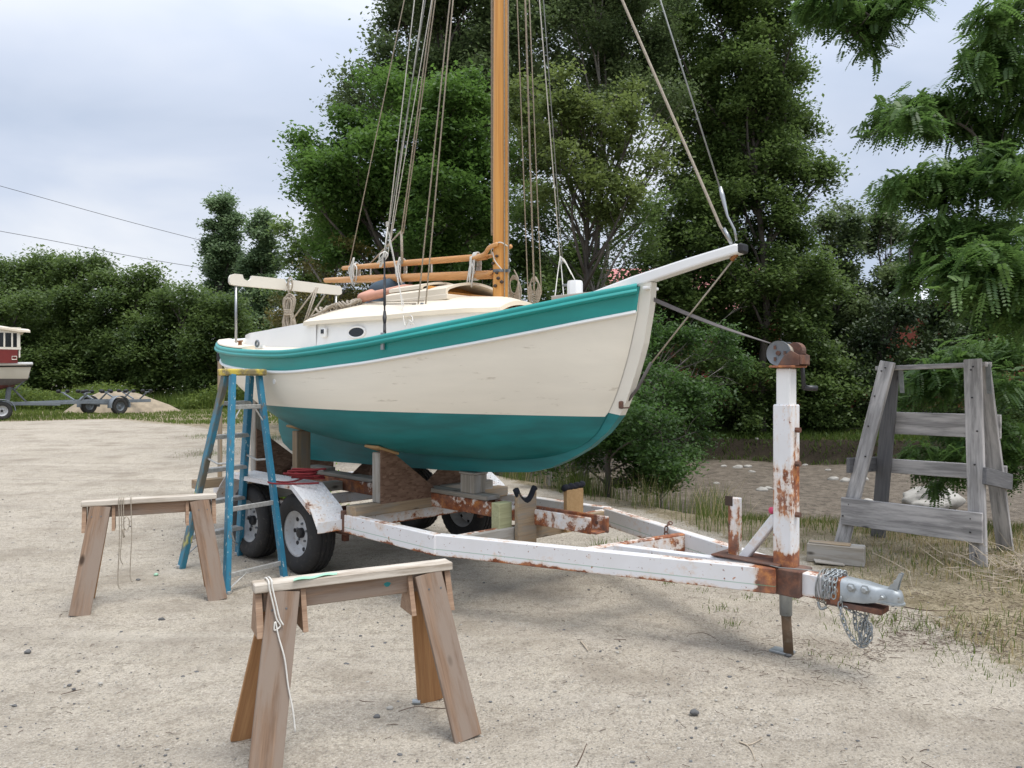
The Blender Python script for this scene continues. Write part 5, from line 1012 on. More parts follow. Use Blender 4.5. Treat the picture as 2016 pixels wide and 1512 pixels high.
# chains
def chain(path, name, mat, parent, ln=.042, r=.0042, wd_=.26):
    pts = cat(path, 12); d = [0]
    for i in range(1, len(pts)): d.append(d[-1] + (pts[i] - pts[i - 1]).length)
    n = max(2, int(d[-1] / (ln * .72))); mb = MB()
    for k in range(n):
        q = (k + .5) / n * d[-1]; i = min(len(pts) - 2, int(np.searchsorted(d, q)) - 1 if np.searchsorted(d, q) > 0 else 0); i = max(0, i); T = (pts[i + 1] - pts[i]).normalized(); c = pts[i].lerp(pts[i + 1], (q - d[i]) / max(1e-6, d[i + 1] - d[i]))
        M_ = frame(T, (0, 0, 1)) @ Matrix.Rotation(math.radians(45 + 90 * (k % 2) + random.uniform(-14, 14)), 3, 'X'); lp = []
        for an in np.linspace(0, 2 * math.pi, 12, endpoint=False):
            x = math.cos(an) * ln * .5; z = math.sin(an) * ln * wd_ * 1.15; lp.append(c + M_ @ V3(x, 0, math.copysign(min(abs(z), ln * wd_), z)))
        mb.tube(lp, r, 5, closed=True)
    return mb.build(name, MAT[mat], parent, smooth=True)
for dx in (0, .03, .055):
    chain([V3(cx0 - .05 + dx, .075, .44), V3(cx0 - .05 + dx, .07, .545), V3(cx0 - .045 + dx, -.03, .552), V3(cx0 - .05 + dx, -.075, .53), V3(cx0 - .055 + dx, -.08, .43)], 'safety_chain', 'galv', tr)
A1 = L(1655, 1175, -.07)
chain([A1, L(1655, 1200, -.07), L(1665, 1235, -.06), L(1682, 1262, -.04), L(1698, 1272, 0), L(1712, 1260, 0), L(1713, 1235, 0), L(1700, 1215, 0), L(1680, 1205, -.03), L(1663, 1195, -.06)], 'safety_chain', 'galv', tr)
chain([L(1683, 1185, .02), L(1683, 1220, .02), L(1685, 1240, .02)], 'safety_chain', 'galv', tr); chain([L(1708, 1192, 0), L(1706, 1215, 0), L(1706, 1250, 0), L(1698, 1262, .0), L(1693, 1235, 0), L(1700, 1222, 0), L(1704, 1245, .01)], 'safety_chain', 'galv', tr)
chain([L(1700, 1225, .03), L(1692, 1250, .03), L(1702, 1266, .03), L(1712, 1245, .03), L(1706, 1222, .03)], 'safety_chain', 'galv', tr)
chain([L(1322, 1028, .55), L(1313, 1036, .48), L(1312, 1052, .46), L(1320, 1066, .48)], 'chain_loop', 'rust_full', tr, ln=.05, r=.005)
mb = MB()
for k in range(6): mb.tube([V3(PO.x + .205 + .008 * k + .012 * math.sin(a_ + k), math.cos(a_) * (.064 + .003 * k), .465 + math.sin(a_) * (.086 + .004 * k)) for a_ in np.linspace(0, 6.28, 16, endpoint=False)], .003, 5, closed=True)
mb.tube(cat([V3(PO.x + .22, -.07, .39), V3(PO.x + .24, -.08, .355), V3(PO.x + .27, -.07, .37)], 4), .008, 5); mb.build('wire_wrap', MAT['wire'], tr, smooth=True)
rope('wire', [V3(PO.x - .09, -.10, .562), V3(PO.x, -.115, .558), V3(PO.x + .1, -.11, .565), V3(PO.x + .22, -.05, .562)], .003, MAT['wire'], tr)
# centre beam, cross members, axles
beam('keel_beam', V3(-1.75, -.055, .60), V3(2.86, -.055, .60), .12, .02, 'rust_heavy'); beam('keel_beam', V3(-1.75, .075, .60), V3(2.92, .075, .60), .12, .02, 'rust_heavy'); beam('keel_beam', V3(-1.75, .01, .548), V3(2.90, .01, .548), .014, .112, 'rust_heavy')
for x in (2.82, 2.2): MB().tube([V3(x, .06, .605), V3(x, .062, .605)], .014, 10).build('bolt', MAT['rust_full'], tr)
MB().tube([V3(2.75, .0, .575), V3(2.75, .09, .575)], .012, 8).build('bolt', MAT['rust_full'], tr)
beam('cap_plank', V3(-1.5, .01, .683), V3(1.78, .01, .683), .038, .16, 'timber_grey')
for s, mt in ((-1.45, 'rust_heavy'), (-.30, 'white_rust_mid'), (.95, 'white_rust_mid')): beam('cross_member', V3(s, -.83, .475), V3(s, .86, .475), .10, .06, mt)
beam('cross_member', V3(2.17, -.84, .47), V3(2.24, .93, .47), .13, .05, 'white_rust_mid')
for s in (-.42, .42):
    MB().tube([V3(s, -.98, .34), V3(s, .98, .34)], .03, 10).build('axle', MAT['rust_full'], tr, smooth=True)
for sg in (-1, 1): beam('leaf_spring', V3(-.85, sg * .78, .37), V3(.85, sg * .78, .37), .03, .06, 'rust_full'); beam('spring_hanger', V3(.80, sg * .78, .42), V3(.80, sg * .78, .30), .05, .05, 'rust_full', up=(1, 0, 0))
# wheels
def wheel(parent, c, R_=.345, w=.215, sg=-1, rim='rim_white', tm='tire', rr=.195, n=72, treads=True):
    hub = bpy.data.objects.new('wheel', None); COL.objects.link(hub); hub.parent = parent; hub.location = c
    prof = [(rr, -w * .42), (rr + .012, -w * .46), (R_ - .07, -w * .52), (R_ - .035, -w * .50), (R_ - .010, -w * .43), (R_, -w * .34)]
    grooves = []
    if treads:
        for g in (-.2, 0, .2): grooves += [(R_ + .003, w * (g - .055)), (R_ - .008, w * (g - .035)), (R_ - .008, w * (g + .035)), (R_ + .003, w * (g + .055))]
    prof2 = [(r, -h) for r, h in prof[::-1]]
    mb = MB(); mb.lathe(prof + grooves + prof2, axis='Y', n=n, cap=False)
    if treads:
        vv = []
        k = len(prof + grooves + prof2)
        for idx, v in enumerate(mb.v):
            row, j = divmod(idx, n); x, y, z = v
            if 4 <= row < k - 4 and j % 2 == (row // 2) % 2: f = 1 - .008 / R_; x *= f; z *= f
            vv.append((x, y, z))
        mb.v = vv
    mb.build('tyre', MAT[tm], hub, auto=32)
    o_ = sg * w * .42; mb = MB(); mb.lathe([(rr + .006, o_), (rr + .010, o_ * .93), (rr - .008, o_ * .9), (rr - .018, o_ * .6), (rr - .03, o_ * .15), (rr - .055, o_ * .12), (.125, o_ * .05), (.10, o_ * .20), (.06, o_ * .28), (.0, o_ * .28)], axis='Y', n=40, cap=False)
    mb.lathe([(rr + .006, -o_), (rr - .02, -o_ * .6), (rr - .03, o_ * .1)], axis='Y', n=40, cap=False)
    mb.build('rim', MAT[rim], hub, auto=35)
    mb = MB(); mb.lathe([(.044, o_ * .2), (.044, o_ * .62), (.034, o_ * .72), (.0, o_ * .74)], axis='Y', n=20)
    mb.build('hub_cap', MAT['black'] if rim == 'rim_white' else MAT['galv_dark'], hub, auto=35)
    mb = MB()
    for k in range(5):
        a_ = k * 2 * math.pi / 5 + .3; mb.lathe([(0, o_ * .2), (.011, o_ * .2), (.011, o_ * .42), (0, o_ * .44)], (math.cos(a_) * .078, 0, math.sin(a_) * .078), axis='Y', n=6)
    mb.build('wheel_nuts', MAT['galv_dark'], hub)
    if treads:
        for k in range(8):
            a_ = k * 2 * math.pi / 8; c_ = V3(math.cos(a_) * .145, o_ * .135, math.sin(a_) * .145); MB().lathe([(0, -.003), (.019, -.003), (.019, .003), (0, .003)], c_, axis='Y', n=12).build('rim_hole_shade', MAT['black'], hub)  # black discs paint the shade inside the holes; the rim is solid
    return hub
for s in (-.43, .43):
    for sg in (-1, 1): wheel(tr, (s, sg * .945, .345), sg=sg)
# fenders with raised diamond tread
def fender(sg):
    pr = [(-1.02, .46), (-.86, .64), (-.70, .775), (.50, .775), (.80, .60), (.90, .455)]; y0, y1 = (-1.11, -.82) if sg < 0 else (.82, 1.11); mb = MB()
    for (x0, z0), (x1, z1) in zip(pr[:-1], pr[1:]):
        nrm = V3(-(z1 - z0), 0, x1 - x0).normalized() * .006; mb.add([V3(x0, y0, z0), V3(x1, y0, z1), V3(x1, y1, z1), V3(x0, y1, z0), V3(x0, y0, z0) - nrm, V3(x1, y0, z1) - nrm, V3(x1, y1, z1) - nrm, V3(x0, y1, z0) - nrm], [(0, 1, 2, 3), (7, 6, 5, 4), (0, 4, 5, 1), (1, 5, 6, 2), (2, 6, 7, 3), (3, 7, 4, 0)])
        ln = math.hypot(x1 - x0, z1 - z0); dx, dz = (x1 - x0) / ln, (z1 - z0) / ln; up = V3(-dz, 0, dx)
        nu, nv = int(ln / .033), int((y1 - y0 - .02) / .033)
        for i in range(nu):
            for j in range(nv):
                c = V3(x0 + dx * (i + .7) * .033, y0 + .02 + (j + .5) * .033, z0 + dz * (i + .7) * .033); d = V3(dx, .0, dz) * (1 if (i + j) % 2 else 1); ang = 1 if (i + j) % 2 else -1
                u = (V3(dx, 0, dz) + V3(0, ang, 0)).normalized() * .0125; w = (V3(dx, 0, dz) - V3(0, ang, 0)).normalized() * .0038
                mb.add([c - u, c - w, c + u, c + w, c + up * .0075], [(0, 1, 4), (1, 2, 4), (2, 3, 4), (3, 0, 4)])
    ya, yb_ = (y0, y0 + .004) if sg < 0 else (y1 - .004, y1); mb.prism([(-.70, .772), (.50, .772), (.50, .735), (-.70, .735)], ya, yb_); mb.prism([(.50, .772), (.80, .597), (.79, .56), (.49, .735)], ya, yb_)
    mb.build('fender', MAT['white_plate'], tr, fix=False)
    beam('fender_step', V3(.905, sg * .83, .465), V3(.905, sg * 1.11, .465), .09, .01, 'white_rust_mid'); beam('fender_bracket', V3(.91, sg * .86, .40), V3(.91, sg * .86, .58), .05, .05, 'rust_full', up=(1, 0, 0))
fender(-1); fender(1)
# timber cross beam, poppets with pads and gussets
beam('bunk_timber', V3(1.0, -.86, .578), V3(1.0, -.03, .578), .09, .14, 'timber'); beam('bunk_timber', V3(1.0, .12, .578), V3(1.0, .9, .578), .09, .14, 'timber'); beam('bunk_timber', V3(1.02, .10, .66), V3(1.02, .70, .66), .09, .09, 'timber_grey'); beam('bunk_timber', V3(1.03, -.40, .665), V3(1.03, -.05, .665), .085, .07, 'timber')
beam('bunk_timber', V3(-.38, -1.25, .70), V3(-.38, -.2, .70), .09, .09, 'timber_grey') if False else None
beam('bunk_timber', V3(-1.42, -1.12, .60), V3(-1.42, -.2, .60), .09, .12, 'timber'); beam('bunk_timber', V3(-.34, -.86, .60), V3(-.34, -.1, .60), .09, .12, 'timber_grey')
def poppet(s, t, z0, mat, w=.10, th=.13, gus=None, tilt=0):
    y = abs(t); zp = hz_(s, y) - .012; a = V3(s, t, z0); b = V3(s + tilt, t, zp - .02); beam('support_post', a, b, w, th, mat, up=(1, 0, 0))
    sl = (hz_(s, y + .1) - hz_(s, y - .1)) / .2; sg = 1 if t > 0 else -1; fw = (hz_(s + .1, y) - hz_(s - .1, y)) / .2
    pd = beam('support_pad', V3(s + tilt, t - .11 * sg, zp - .11 * sl), V3(s + tilt, t + .11 * sg, zp + .11 * sl), .022, .20, 'plywood')
    if gus:
        q_ = 1 if t < 0 else -1; x = s + gus; MB().prism([(t - .055 * q_, z0 - .04), (t + .60 * q_, z0 - .04), (t + .60 * q_, z0 + .02), (t + .04 * q_, z0 + .44), (t - .055 * q_, z0 + .50)], -.006, .006, M=Matrix(((0, 1, 0), (1, 0, 0), (0, 0, 1)))).build('gusset', MAT['osb'], tr, loc=(x, 0, 0))
poppet(1.00, -.55, .625, 'timber_grey', gus=.06); poppet(-.34, -.53, .645, 'timber', w=.09, th=.15)
poppet(1.02, .55, .71, 'timber_grey', gus=-.06); poppet(-.34, .55, .645, 'timber_grey', gus=.06)
poppet(-1.42, -.42, .645, 'timber_grey', gus=.06); poppet(-1.42, .42, .645, 'timber_grey', gus=.06)
MB().prism([(-.14, .68), (-.14, .98), (-.3, 1.02), (-.42, .68)], -.006, .006, M=Matrix(((0, 1, 0), (1, 0, 0), (0, 0, 1)))).build('gusset', MAT['osb'], tr, loc=(-.1, 0.5, 0))
# front crutches on the forward cross beam
beam('front_timber', V3(2.215, -.72, .475), V3(2.245, -.06, .475), .12, .04, 'timber_grey'); beam('front_timber', V3(2.245, .0, .475), V3(2.275, .84, .475), .12, .04, 'timber')
nb = [(-.10, -.22), (.10, -.22), (.10, .205), (.085, .21), (.06, .16), (.035, .125), (.0, .115), (-.035, .13), (-.06, .165), (-.085, .21), (-.10, .195)]
cc = L(1013, 1015, -.14); o_ = MB().prism(nb, -.022, .022).build('notched_board', MAT['timber'], tr, bevel=.003); o_.matrix_basis = Matrix.Translation((2.29, -.14, .60)) @ Matrix.Rotation(R(90), 4, 'Z') @ Matrix.Rotation(R(90), 4, 'Y') @ Matrix.Rotation(R(90), 4, 'Y') @ Matrix.Rotation(R(180), 4, 'Y')
o_.data.transform(Matrix.Identity(4))
def padmesh(pts, r, nm, par): return MB().tube(cat([V3(*p) for p in pts], 5), r, 8).build(nm, MAT['cloth'], par, smooth=True)
padmesh([(2.29, -.25, .83), (2.29, -.215, .77), (2.29, -.17, .735), (2.29, -.13, .73), (2.29, -.085, .755), (2.29, -.05, .81), (2.29, -.035, .825)], .024, 'padding', tr)
beam('block', V3(2.18, -.36, .625), V3(2.18, -.22, .625), .20, .09, 'timber_green')
pb = L(1117, 985, .42); MB().box((2.315, .40, .60), (.035, .21, .34)).build('plywood_board', MAT['plywood'], tr, bevel=.002)
mb = MB(); pts = []
for i, y in enumerate(np.linspace(.27, .53, 14)): pts.append(V3(2.315, y, .775 + .018 * abs(math.sin(i * .9)) + .01 * (i / 13)))
mb.tube(pts, [.016 + .012 * abs(math.sin(i * .9 + .4)) for i in range(14)], 8); mb.build('padding', MAT['cloth'], tr, smooth=True)
for q in ((2.2, .01, .0),): pass
# keel block and wedge (loose things on the beam)
def loose(name, label, cat_, a, b, w, t, mat, up=(0, 0, 1), group=None):
    o = board(name, W(a), W(b), w, t, MAT[mat], None, up, .006); tag(o, label, cat_, group); return o
loose('keel_block', 'square grey timber block between the sailboat keel and the trailer beam', 'timber block', (1.53, .01, .703), (1.53, .01, .862), .17, .14, 'timber_grey', up=AX)
loose('wedge', 'thin weathered wooden shim on top of the square keel block', 'shim', (1.44, .01, .873), (1.63, .01, .873), .018, .17, 'timber_grey')
loose('keel_block', 'pale painted block under the middle of the keel behind the near gusset', 'timber block', (.28, .01, .70), (.50, .01, .70), .13, .14, 'rim_white')
loose('timber_offcut', 'short weathered plank lying under the keel at the rear of the trailer', 'plank', (-1.05, .01, .72), (-.70, .01, .72), .04, .15, 'timber_grey')
# red rope on the fender
rc = bpy.data.objects.new('x', None); bpy.data.objects.remove(rc)
mb = MB(); c = L(585, 930, -1.02); c = W((c.x, -.96, .795)); random.seed(9)
for k in range(9):
    rx, ry = random.uniform(.10, .17), random.uniform(.06, .11); ox, oy, oz = random.gauss(0, .03), random.gauss(0, .03), .012 * k * .8; tl = random.uniform(-.05, .22)
    mb.tube([c + V3(ox + rx * math.cos(a_), oy + ry * math.sin(a_), oz + .02 + tl * rx * math.cos(a_ + k)) for a_ in np.linspace(0, 2 * math.pi, 22, endpoint=False)], .008, 6, closed=True)
mb.tube(cat([c + V3(.10, .02, .06), c + V3(-.08, -.05, -.005), c + V3(-.30, .03, -.012), c + V3(-.22, -.12, -.012), c + V3(.0, -.14, -.012), c + V3(.16, -.10, -.01)], 6), .008, 6)
tag(mb.build('rope_coil', MAT['rope_red'], smooth=True), 'tangled dark red rope lying on top of the white diamond plate fender', 'rope')
bg = thing('wooden_post', 'slim pale wooden post with a black clamp standing behind the stern of the sailboat', 'post', P(433, 800, 10.6)); bg.location.z = 0
board('post', (0, 0, 0), (0, 0, 1.98), .05, .05, MAT['timber'], bg, (1, 0, 0)); MB().box((0, 0, 1.98), (.08, .07, .12)).build('clamp', MAT['black'], bg, bevel=.02)
# ============================================================ SAWHORSES
wood('gus_wood', (.27, .17, .11), (.42, .29, .20), .8)
def sawhorse(label, cxy, rz, dark, new):
    h = thing('sawhorse', label, 'sawhorse', (cxy[0], cxy[1], 0), rz, 'home made wooden sawhorses'); T = .775
    board('top_board', (-.46, 0, T - .019), (.46, 0, T - .019), .038, .092, MAT['saw_top'], h)
    board('beam', (-.42, 0, T - .038 - .045), (.42, 0, T - .038 - .045), .088, .036, MAT[dark if new else dark], h)
    for sx in (-1, 1):
        for sy in (-1, 1):
            a = Vector((sx * .335, sy * .034, T - .042)); b = Vector((sx * .455, sy * .235, 0)); bb = a + (b - a) * 1.0
            lg = board('leg', a, bb, .135, .022, MAT[dark if sy < 0 else new], h, up=(1, 0, 0), bev=.002, cut=None)
        g = MB(); z0, z1 = T - .22, T - .045; w0, w1 = .098, .035
        g.prism([(-w0 + .014, z0), (w0 - .014, z0), (w1 - .012, z1), (-w1 + .012, z1)], -.014, .014, M=Matrix(((0, 1, 0), (1, 0, 0), (0, 0, 1))))
        g.v = [(x + sx * (.335 + .075 + .03), y, z) for x, y, z in g.v]; g.build('end_gusset', MAT['gus_wood'], h)
        g = MB(); g.prism([(-w0 + .014, z0), (w0 - .014, z0), (w1 - .012, z1), (-w1 + .012, z1)], -.011, .011, M=Matrix(((0, 1, 0), (1, 0, 0), (0, 0, 1))))
        g.v = [(x + sx * (.335 - .085), y, z) for x, y, z in g.v]; g.build('inner_gusset', MAT['gus_wood'], h)
        for sy in (-1, 1):
            for dx in (-.03, .03): MB().lathe([(0, -.001), (.0045, -.001), (.0045, .0015), (0, .0015)], (sx * .36 + dx, sy * .066, T - .10 - .01), axis='Y', n=8).build('screw', MAT['galv_dark'], h)
    return h
h1 = sawhorse('nearest wooden sawhorse, with a green strip of tape on its top board', (-.715, 3.545), R(27.5), 'saw_wood', 'saw_wood_new')
h2 = sawhorse('farther wooden sawhorse at the left, in front of the blue ladder', (-2.72, 5.80), R(25), 'saw_wood', 'saw_wood_new')
def hw(h, v): 
    a = h.rotation_euler.z; return Vector((h.location.x + v[0] * math.cos(a) - v[1] * math.sin(a), h.location.y + v[0] * math.sin(a) + v[1] * math.cos(a), v[2]))
def spot(h, x, z, r, mat):
    mb = MB(); mb.add([hw(h, (x + math.cos(a) * r * (1 + .2 * math.sin(3 * a)), -.0185, z + math.sin(a) * r * .7)) for a in np.linspace(0, 6.28, 14, endpoint=False)], [tuple(range(14))]); o = mb.build('paint_spot', MAT[mat]); o.parent = h; o.matrix_parent_inverse = (Matrix.Translation(h.location) @ Matrix.Rotation(h.rotation_euler.z, 4, 'Z')).inverted()
spot(h1, .14, .70, .016, 'teal_dark')
tp = MB(); tw = []
for i in range(12): x = -.30 + .20 * i / 11; tw.append([hw(h1, (x, -.052 + .035 * i / 11 - .012, .7785 + .003 * math.sin(i))), hw(h1, (x + .01, -.028 + .03 * i / 11, .7795 + .003 * math.sin(i)))])
tw2 = [[a + Vector((0, 0, .002)) for a in r][::-1] for r in tw]
tag(tp.grid([r + q for r, q in zip(tw, tw2)], closed=True).build('tape_strip', MAT['tape_green']), 'torn strip of pale green tape stuck to the nearest sawhorse', 'tape')
c1 = [(-.405, .05, .77), (-.40, .03, .784), (-.40, -.04, .784), (-.40, -.056, .76), (-.385, -.075, .68), (-.375, -.085, .63), (-.36, -.09, .60), (-.385, -.09, .585), (-.38, -.085, .62), (-.37, -.10, .56), (-.35, -.13, .47), (-.34, -.155, .36), (-.325, -.18, .26), (-.32, -.20, .18)]
mb = MB(); mb.tube(cat([hw(h1, p) for p in c1], 5), .0035, 6); mb.tube(cat([hw(h1, (p[0] + .012, p[1] - .003, p[2] + .002)) for p in c1[:7]], 5), .0035, 6)
tag(mb.build('cord', MAT['rope_white'], smooth=True), 'thin cream cord looped over the left end of the nearest sawhorse', 'cord')
mb = MB()
for x, zb, lp in ((-.215, .12, 0), (-.20, .30, 0), (-.185, .50, 1), (-.135, .16, 2)):
    mb.tube(cat([hw(h2, (x, .05, .75)), hw(h2, (x, .03, .781)), hw(h2, (x, -.04, .781)), hw(h2, (x, -.056, .75)), hw(h2, (x + .004, -.058, .5)), hw(h2, (x - .006, -.06, zb + .06)), hw(h2, (x + .01, -.06, zb))], 5), .0035, 5)
    if lp == 1: mb.tube([hw(h2, (x + .02 + math.cos(a) * .02, -.06, .60 + math.sin(a) * .05)) for a in np.linspace(0, 6.28, 12, endpoint=False)], .0035, 5, closed=True)
tag(mb.build('cord', MAT['rope_beige'], smooth=True), 'loose beige cords hanging down over the farther sawhorse', 'cord')
# ============================================================ STEP LADDER
ld = thing('step_ladder', 'paint splattered blue step ladder with a yellow cap, open beside the stern of the boat', 'step ladder', (-2.345, 6.69, 0)); lo = Vector((-2.345, 6.69, 0))
Af, Bf, Cf, Df = G(357, 1118) - lo, G(470, 1092) - lo, G(446, 1170) - lo, G(560, 1140) - lo
wv = Vector((.48, .88, 0)).normalized(); rv = Vector((.68, -.73, 0)).normalized(); TZ_ = 1.70
At, Bt, Ct, Dt = -wv * .135 - rv * .085, wv * .135 - rv * .085, -wv * .145 + rv * .075, wv * .145 + rv * .075
for v in (At, Bt, Ct, Dt): v.z = TZ_
def crail(nm, a, b, mat, w=.085, t=.045, face=None): 
    o = board(nm, b, a, w, t, MAT[mat], ld, face or rv, .004); return o
crail('rail', At, Af, 'ladder_stained'); crail('rail', Bt, Bf, 'ladder_blue'); crail('rail', Ct, Cf, 'ladder_blue', .065, .042); crail('rail', Dt, Df, 'ladder_blue', .065, .042)
cp_ = MB(); cp_.box((0, 0, 0), (.215, .36, .058)); c_o = cp_.build('top_cap', MAT['ladder_cap'], ld, bevel=.014); c_o.location = (0, 0, 1.725); c_o.rotation_euler = (0, 0, math.atan2(rv.y, rv.x))
pa = lambda a, b, z: a.lerp(b, (a.z - z) / (a.z - b.z))
for k in range(1, 6):
    z = .295 * k - .02; a, b = pa(At, Af, z), pa(Bt, Bf, z); board('step', a, b, .036, .09, MAT['alu'], ld, (0, 0, 1), .004)
    bb = MB(); bb.box((0, 0, 0), (.001, .001, .001))
for z in (.13, .62, .85, 1.43, 1.20):
    a, b = pa(Ct, Cf, z), pa(Dt, Df, z); board('rear_brace', a, b, .038, .022, MAT['alu'], ld, (0, 0, 1), .003) if z not in (1.20, .85) else None
for (x0, x1, y0, y1) in ((At, Af, Ct, Cf), (Bt, Bf, Dt, Df)):
    a, b = pa(x0, x1, .98), pa(y0, y1, .98); m = a.lerp(b, .5) + Vector((0, 0, -.03)); rope('spreader', [a, m, b], .009, MAT['alu'], ld, spline=False)
for a, b, z0, z1 in ((At, Bt, .27, .10),):
    for (p, q) in ((Af, Bf), (Bf, Af)):
        s_ = pa(At, Af, .28).lerp(pa(Bt, Bf, .28), .42 if p is Af else .58); board('foot_brace', s_, (pa(At, Af, .09) if p is Af else pa(Bt, Bf, .09)), .02, .008, MAT['alu'], ld, rv, .001)
for z, zz in ((1.43, 1.28), (.13, .0)):
    pass
board('knee_brace', pa(Ct, Cf, 1.41).lerp(pa(Dt, Df, 1.41), .25), pa(Ct, Cf, 1.28), .02, .006, MAT['alu'], ld, rv, .001); board('knee_brace', pa(Ct, Cf, 1.41).lerp(pa(Dt, Df, 1.41), .75), pa(Dt, Df, 1.28), .02, .006, MAT['alu'], ld, rv, .001)
board('knee_brace', pa(Ct, Cf, .13).lerp(pa(Dt, Df, .13), .35), pa(Ct, Cf, .02), .02, .006, MAT['alu'], ld, rv, .001)
for p in (Af, Bf, Cf, Df): o = MB().box((p.x, p.y, .014), (.07, .05, .028)).build('foot', MAT['alu'], ld, bevel=.005)
MB().box(tuple(pa(Bt, Bf, .98) * 1) , (.03, .03, .05)).build('spreader_bracket', MAT['alu'], ld)
# ============================================================ GREY WOODEN STAND
sd_ = thing('wooden_stand', 'big weathered grey timber A frame stand at the edge of the creek', 'stand', (4.05, 7.5, 0)); so_ = Vector((4.05, 7.5, 0))
TLf, TRf, TLb, TRb = P(1748, 712, 7.62) - so_, P(1915, 707, 6.98) - so_, P(1757, 722, 7.78) - so_, P(1932, 716, 7.14) - so_
def gg(px, py, d): 
    p = Vector(((px - 1008) / F * d, d, 0)) - so_; p.z = float(terr(p.x + so_.x, d)) - .03; return p
FLf, FRf, FLb, FRb = gg(1655, 1075, 7.75), gg(1927, 1118, 6.86), gg(1728, 1060, 8.15), gg(1980, 1085, 7.5)
ev = (TRf - TLf).normalized(); fv = Vector((-ev.y, ev.x, 0)) * -1
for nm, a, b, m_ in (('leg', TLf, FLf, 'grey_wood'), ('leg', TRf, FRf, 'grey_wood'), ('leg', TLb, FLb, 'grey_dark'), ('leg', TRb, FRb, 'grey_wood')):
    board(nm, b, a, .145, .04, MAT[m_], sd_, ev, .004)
board('top_beam', TLf.lerp(TLb, .5) - ev * .12 + Vector((0, 0, -.04)), TRf.lerp(TRb, .5) + ev * .10 + Vector((0, 0, -.03)), .045, .14, MAT['grey_wood'], sd_, (0, 0, 1))
lz = lambda a, b, z: a.lerp(b, (a.z - z) / (a.z - b.z)); off = fv * .045
def cb(nm, la, lb, z, w, o_, ex0, ex1, mat='grey_wood'):
    a, b = lz(*la, z), lz(*lb, z); d = (b - a).normalized(); return board(nm, a - d * ex0 + o_, b + d * ex1 + o_, w, .038, MAT[mat], sd_, (0, 0, 1), .004)
F_, B_ = (TLf, FLf), (TRf, FRf); LB, RB = (TLb, FLb), (TRb, FRb)
cb('front_board', F_, B_, .345, .27, off, .06, .06); cb('back_board', LB, RB, 1.22, .225, -off * .9, .0, .08); cb('back_board', LB, RB, .77, .145, -off * .9, .05, .08)
for la, lb, s_ in ((F_, LB, -1), (B_, RB, 1)):
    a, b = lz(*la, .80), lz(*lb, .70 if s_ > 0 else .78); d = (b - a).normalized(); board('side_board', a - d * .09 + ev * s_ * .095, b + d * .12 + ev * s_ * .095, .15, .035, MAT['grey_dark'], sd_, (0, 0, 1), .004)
for p, q in ((TLf, 1), (TRf, 1)):
    a = lz(p, FLf if p is TLf else FRf, 1.80) + ev * .085 + fv * -.10; b = a + Vector((0, 0, -.27)) + fv * -.03; board('strap_plate', a, b, .045, .006, MAT['galv'], sd_, ev, .001)
for la in (F_, B_):
    for z in (.30, .42, .9, 1.2, 1.5, 1.75, 1.78): c = lz(*la, z) + fv * (.024 if z > .5 else .068) + ev * random.uniform(-.035, .035); MB().box(tuple(c), (.012, .012, .012)).build('nail_head', MAT['blackish'], sd_)
# timber block + plank
tb_ = thing('timber_block', 'weathered square timber block lying in the grass left of the wooden stand', 'timber block', G(1655, 1113)); e_ = Vector((.88, -.47, 0)).normalized()
board('block', -e_ * .24 + Vector((0, .1, .085)), e_ * .24 + Vector((0, .1, .085)), .17, .17, MAT['timber_grey'], tb_, (0, 0, 1), .008); board('split_top', -e_ * .23 + Vector((0, .09, .176)), e_ * .12 + Vector((0, .09, .176)), .012, .12, MAT['timber'], tb_, (0, 0, 1), .004)
g = G(1630, 1112); o = board('plank_offcut', g + Vector((-.11, .03, .03)), g + Vector((.13, -.03, .012)), .014, .11, MAT['timber_grey'], None, (0, 0, 1), .003); tag(o, 'thin board scrap leaning against the weathered timber block', 'board')
# ============================================================ ROCKS
def rock(name, label, c, r, mat, seed, group=None, cat_='rock', sub=4):
    bm = bmesh.new(); bmesh.ops.create_icosphere(bm, subdivisions=sub, radius=1); o3 = Vector((seed * 7.1, seed * 3.3, 0))
    for v in bm.verts:
        n = noise.noise(v.co * 1.1 + o3) * .35 + noise.noise(v.co * 2.7 + o3) * .15 + noise.noise(v.co * 7 + o3) * .04; k = 1 + n; v.co = Vector((v.co.x * r[0], v.co.y * r[1], v.co.z * r[2])) * k
    me = bpy.data.meshes.new(name); bm.to_mesh(me); bm.free(); o = link(name, me, MAT[mat], None, c, True); return tag(o, label, cat_, group)
def cg(px, py, z=-.6):
    d = F * (EYE - z) / (py - HOR); return Vector(((px - 1008) / F * d, d, float(terr((px - 1008) / F * d, d))))
c = cg(1838, 1012); rock('boulder', 'large pale boulder on the mud behind the wooden stand', c + Vector((0, 0, .18)), (.44, .34, .27), 'stone_pale', 3)
CR = [(1425, 917, .09), (1452, 920, .17), (1472, 919, .14), (1480, 930, .08), (1500, 968, .17), (1512, 962, .12), (1640, 940, .17), (1665, 945, .20), (1700, 942, .16), (1710, 985, .13), (1560, 935, .2), (1945, 1060, .10), (1410, 952, .07), (1490, 905, .06), (1585, 912, .07), (1630, 925, .07)]
RL = ['small pale stone, leftmost on the far side of the mud', 'larger of the two joined pale stones on the far mud', 'smaller pale stone touching the larger one on the far mud', 'tiny pale stone just below the joined pair', 'flat white stone in mid creek beside the winch post', 'small white stone touching the flat one beside the winch post', 'grey rock just left of the wooden stand leg', 'grey rock half hidden by the wooden stand leg', 'grey rock inside the wooden stand frame', 'white stone left of the stand at mid mud', 'grey rock right behind the rusty winch post', 'white stone right of the wooden stand', 'small pebble cluster stone at the left of the mud', 'tiny stone under the far bank', 'tiny stone right of the post under the far bank', 'small stone on the mud right of the winch post']
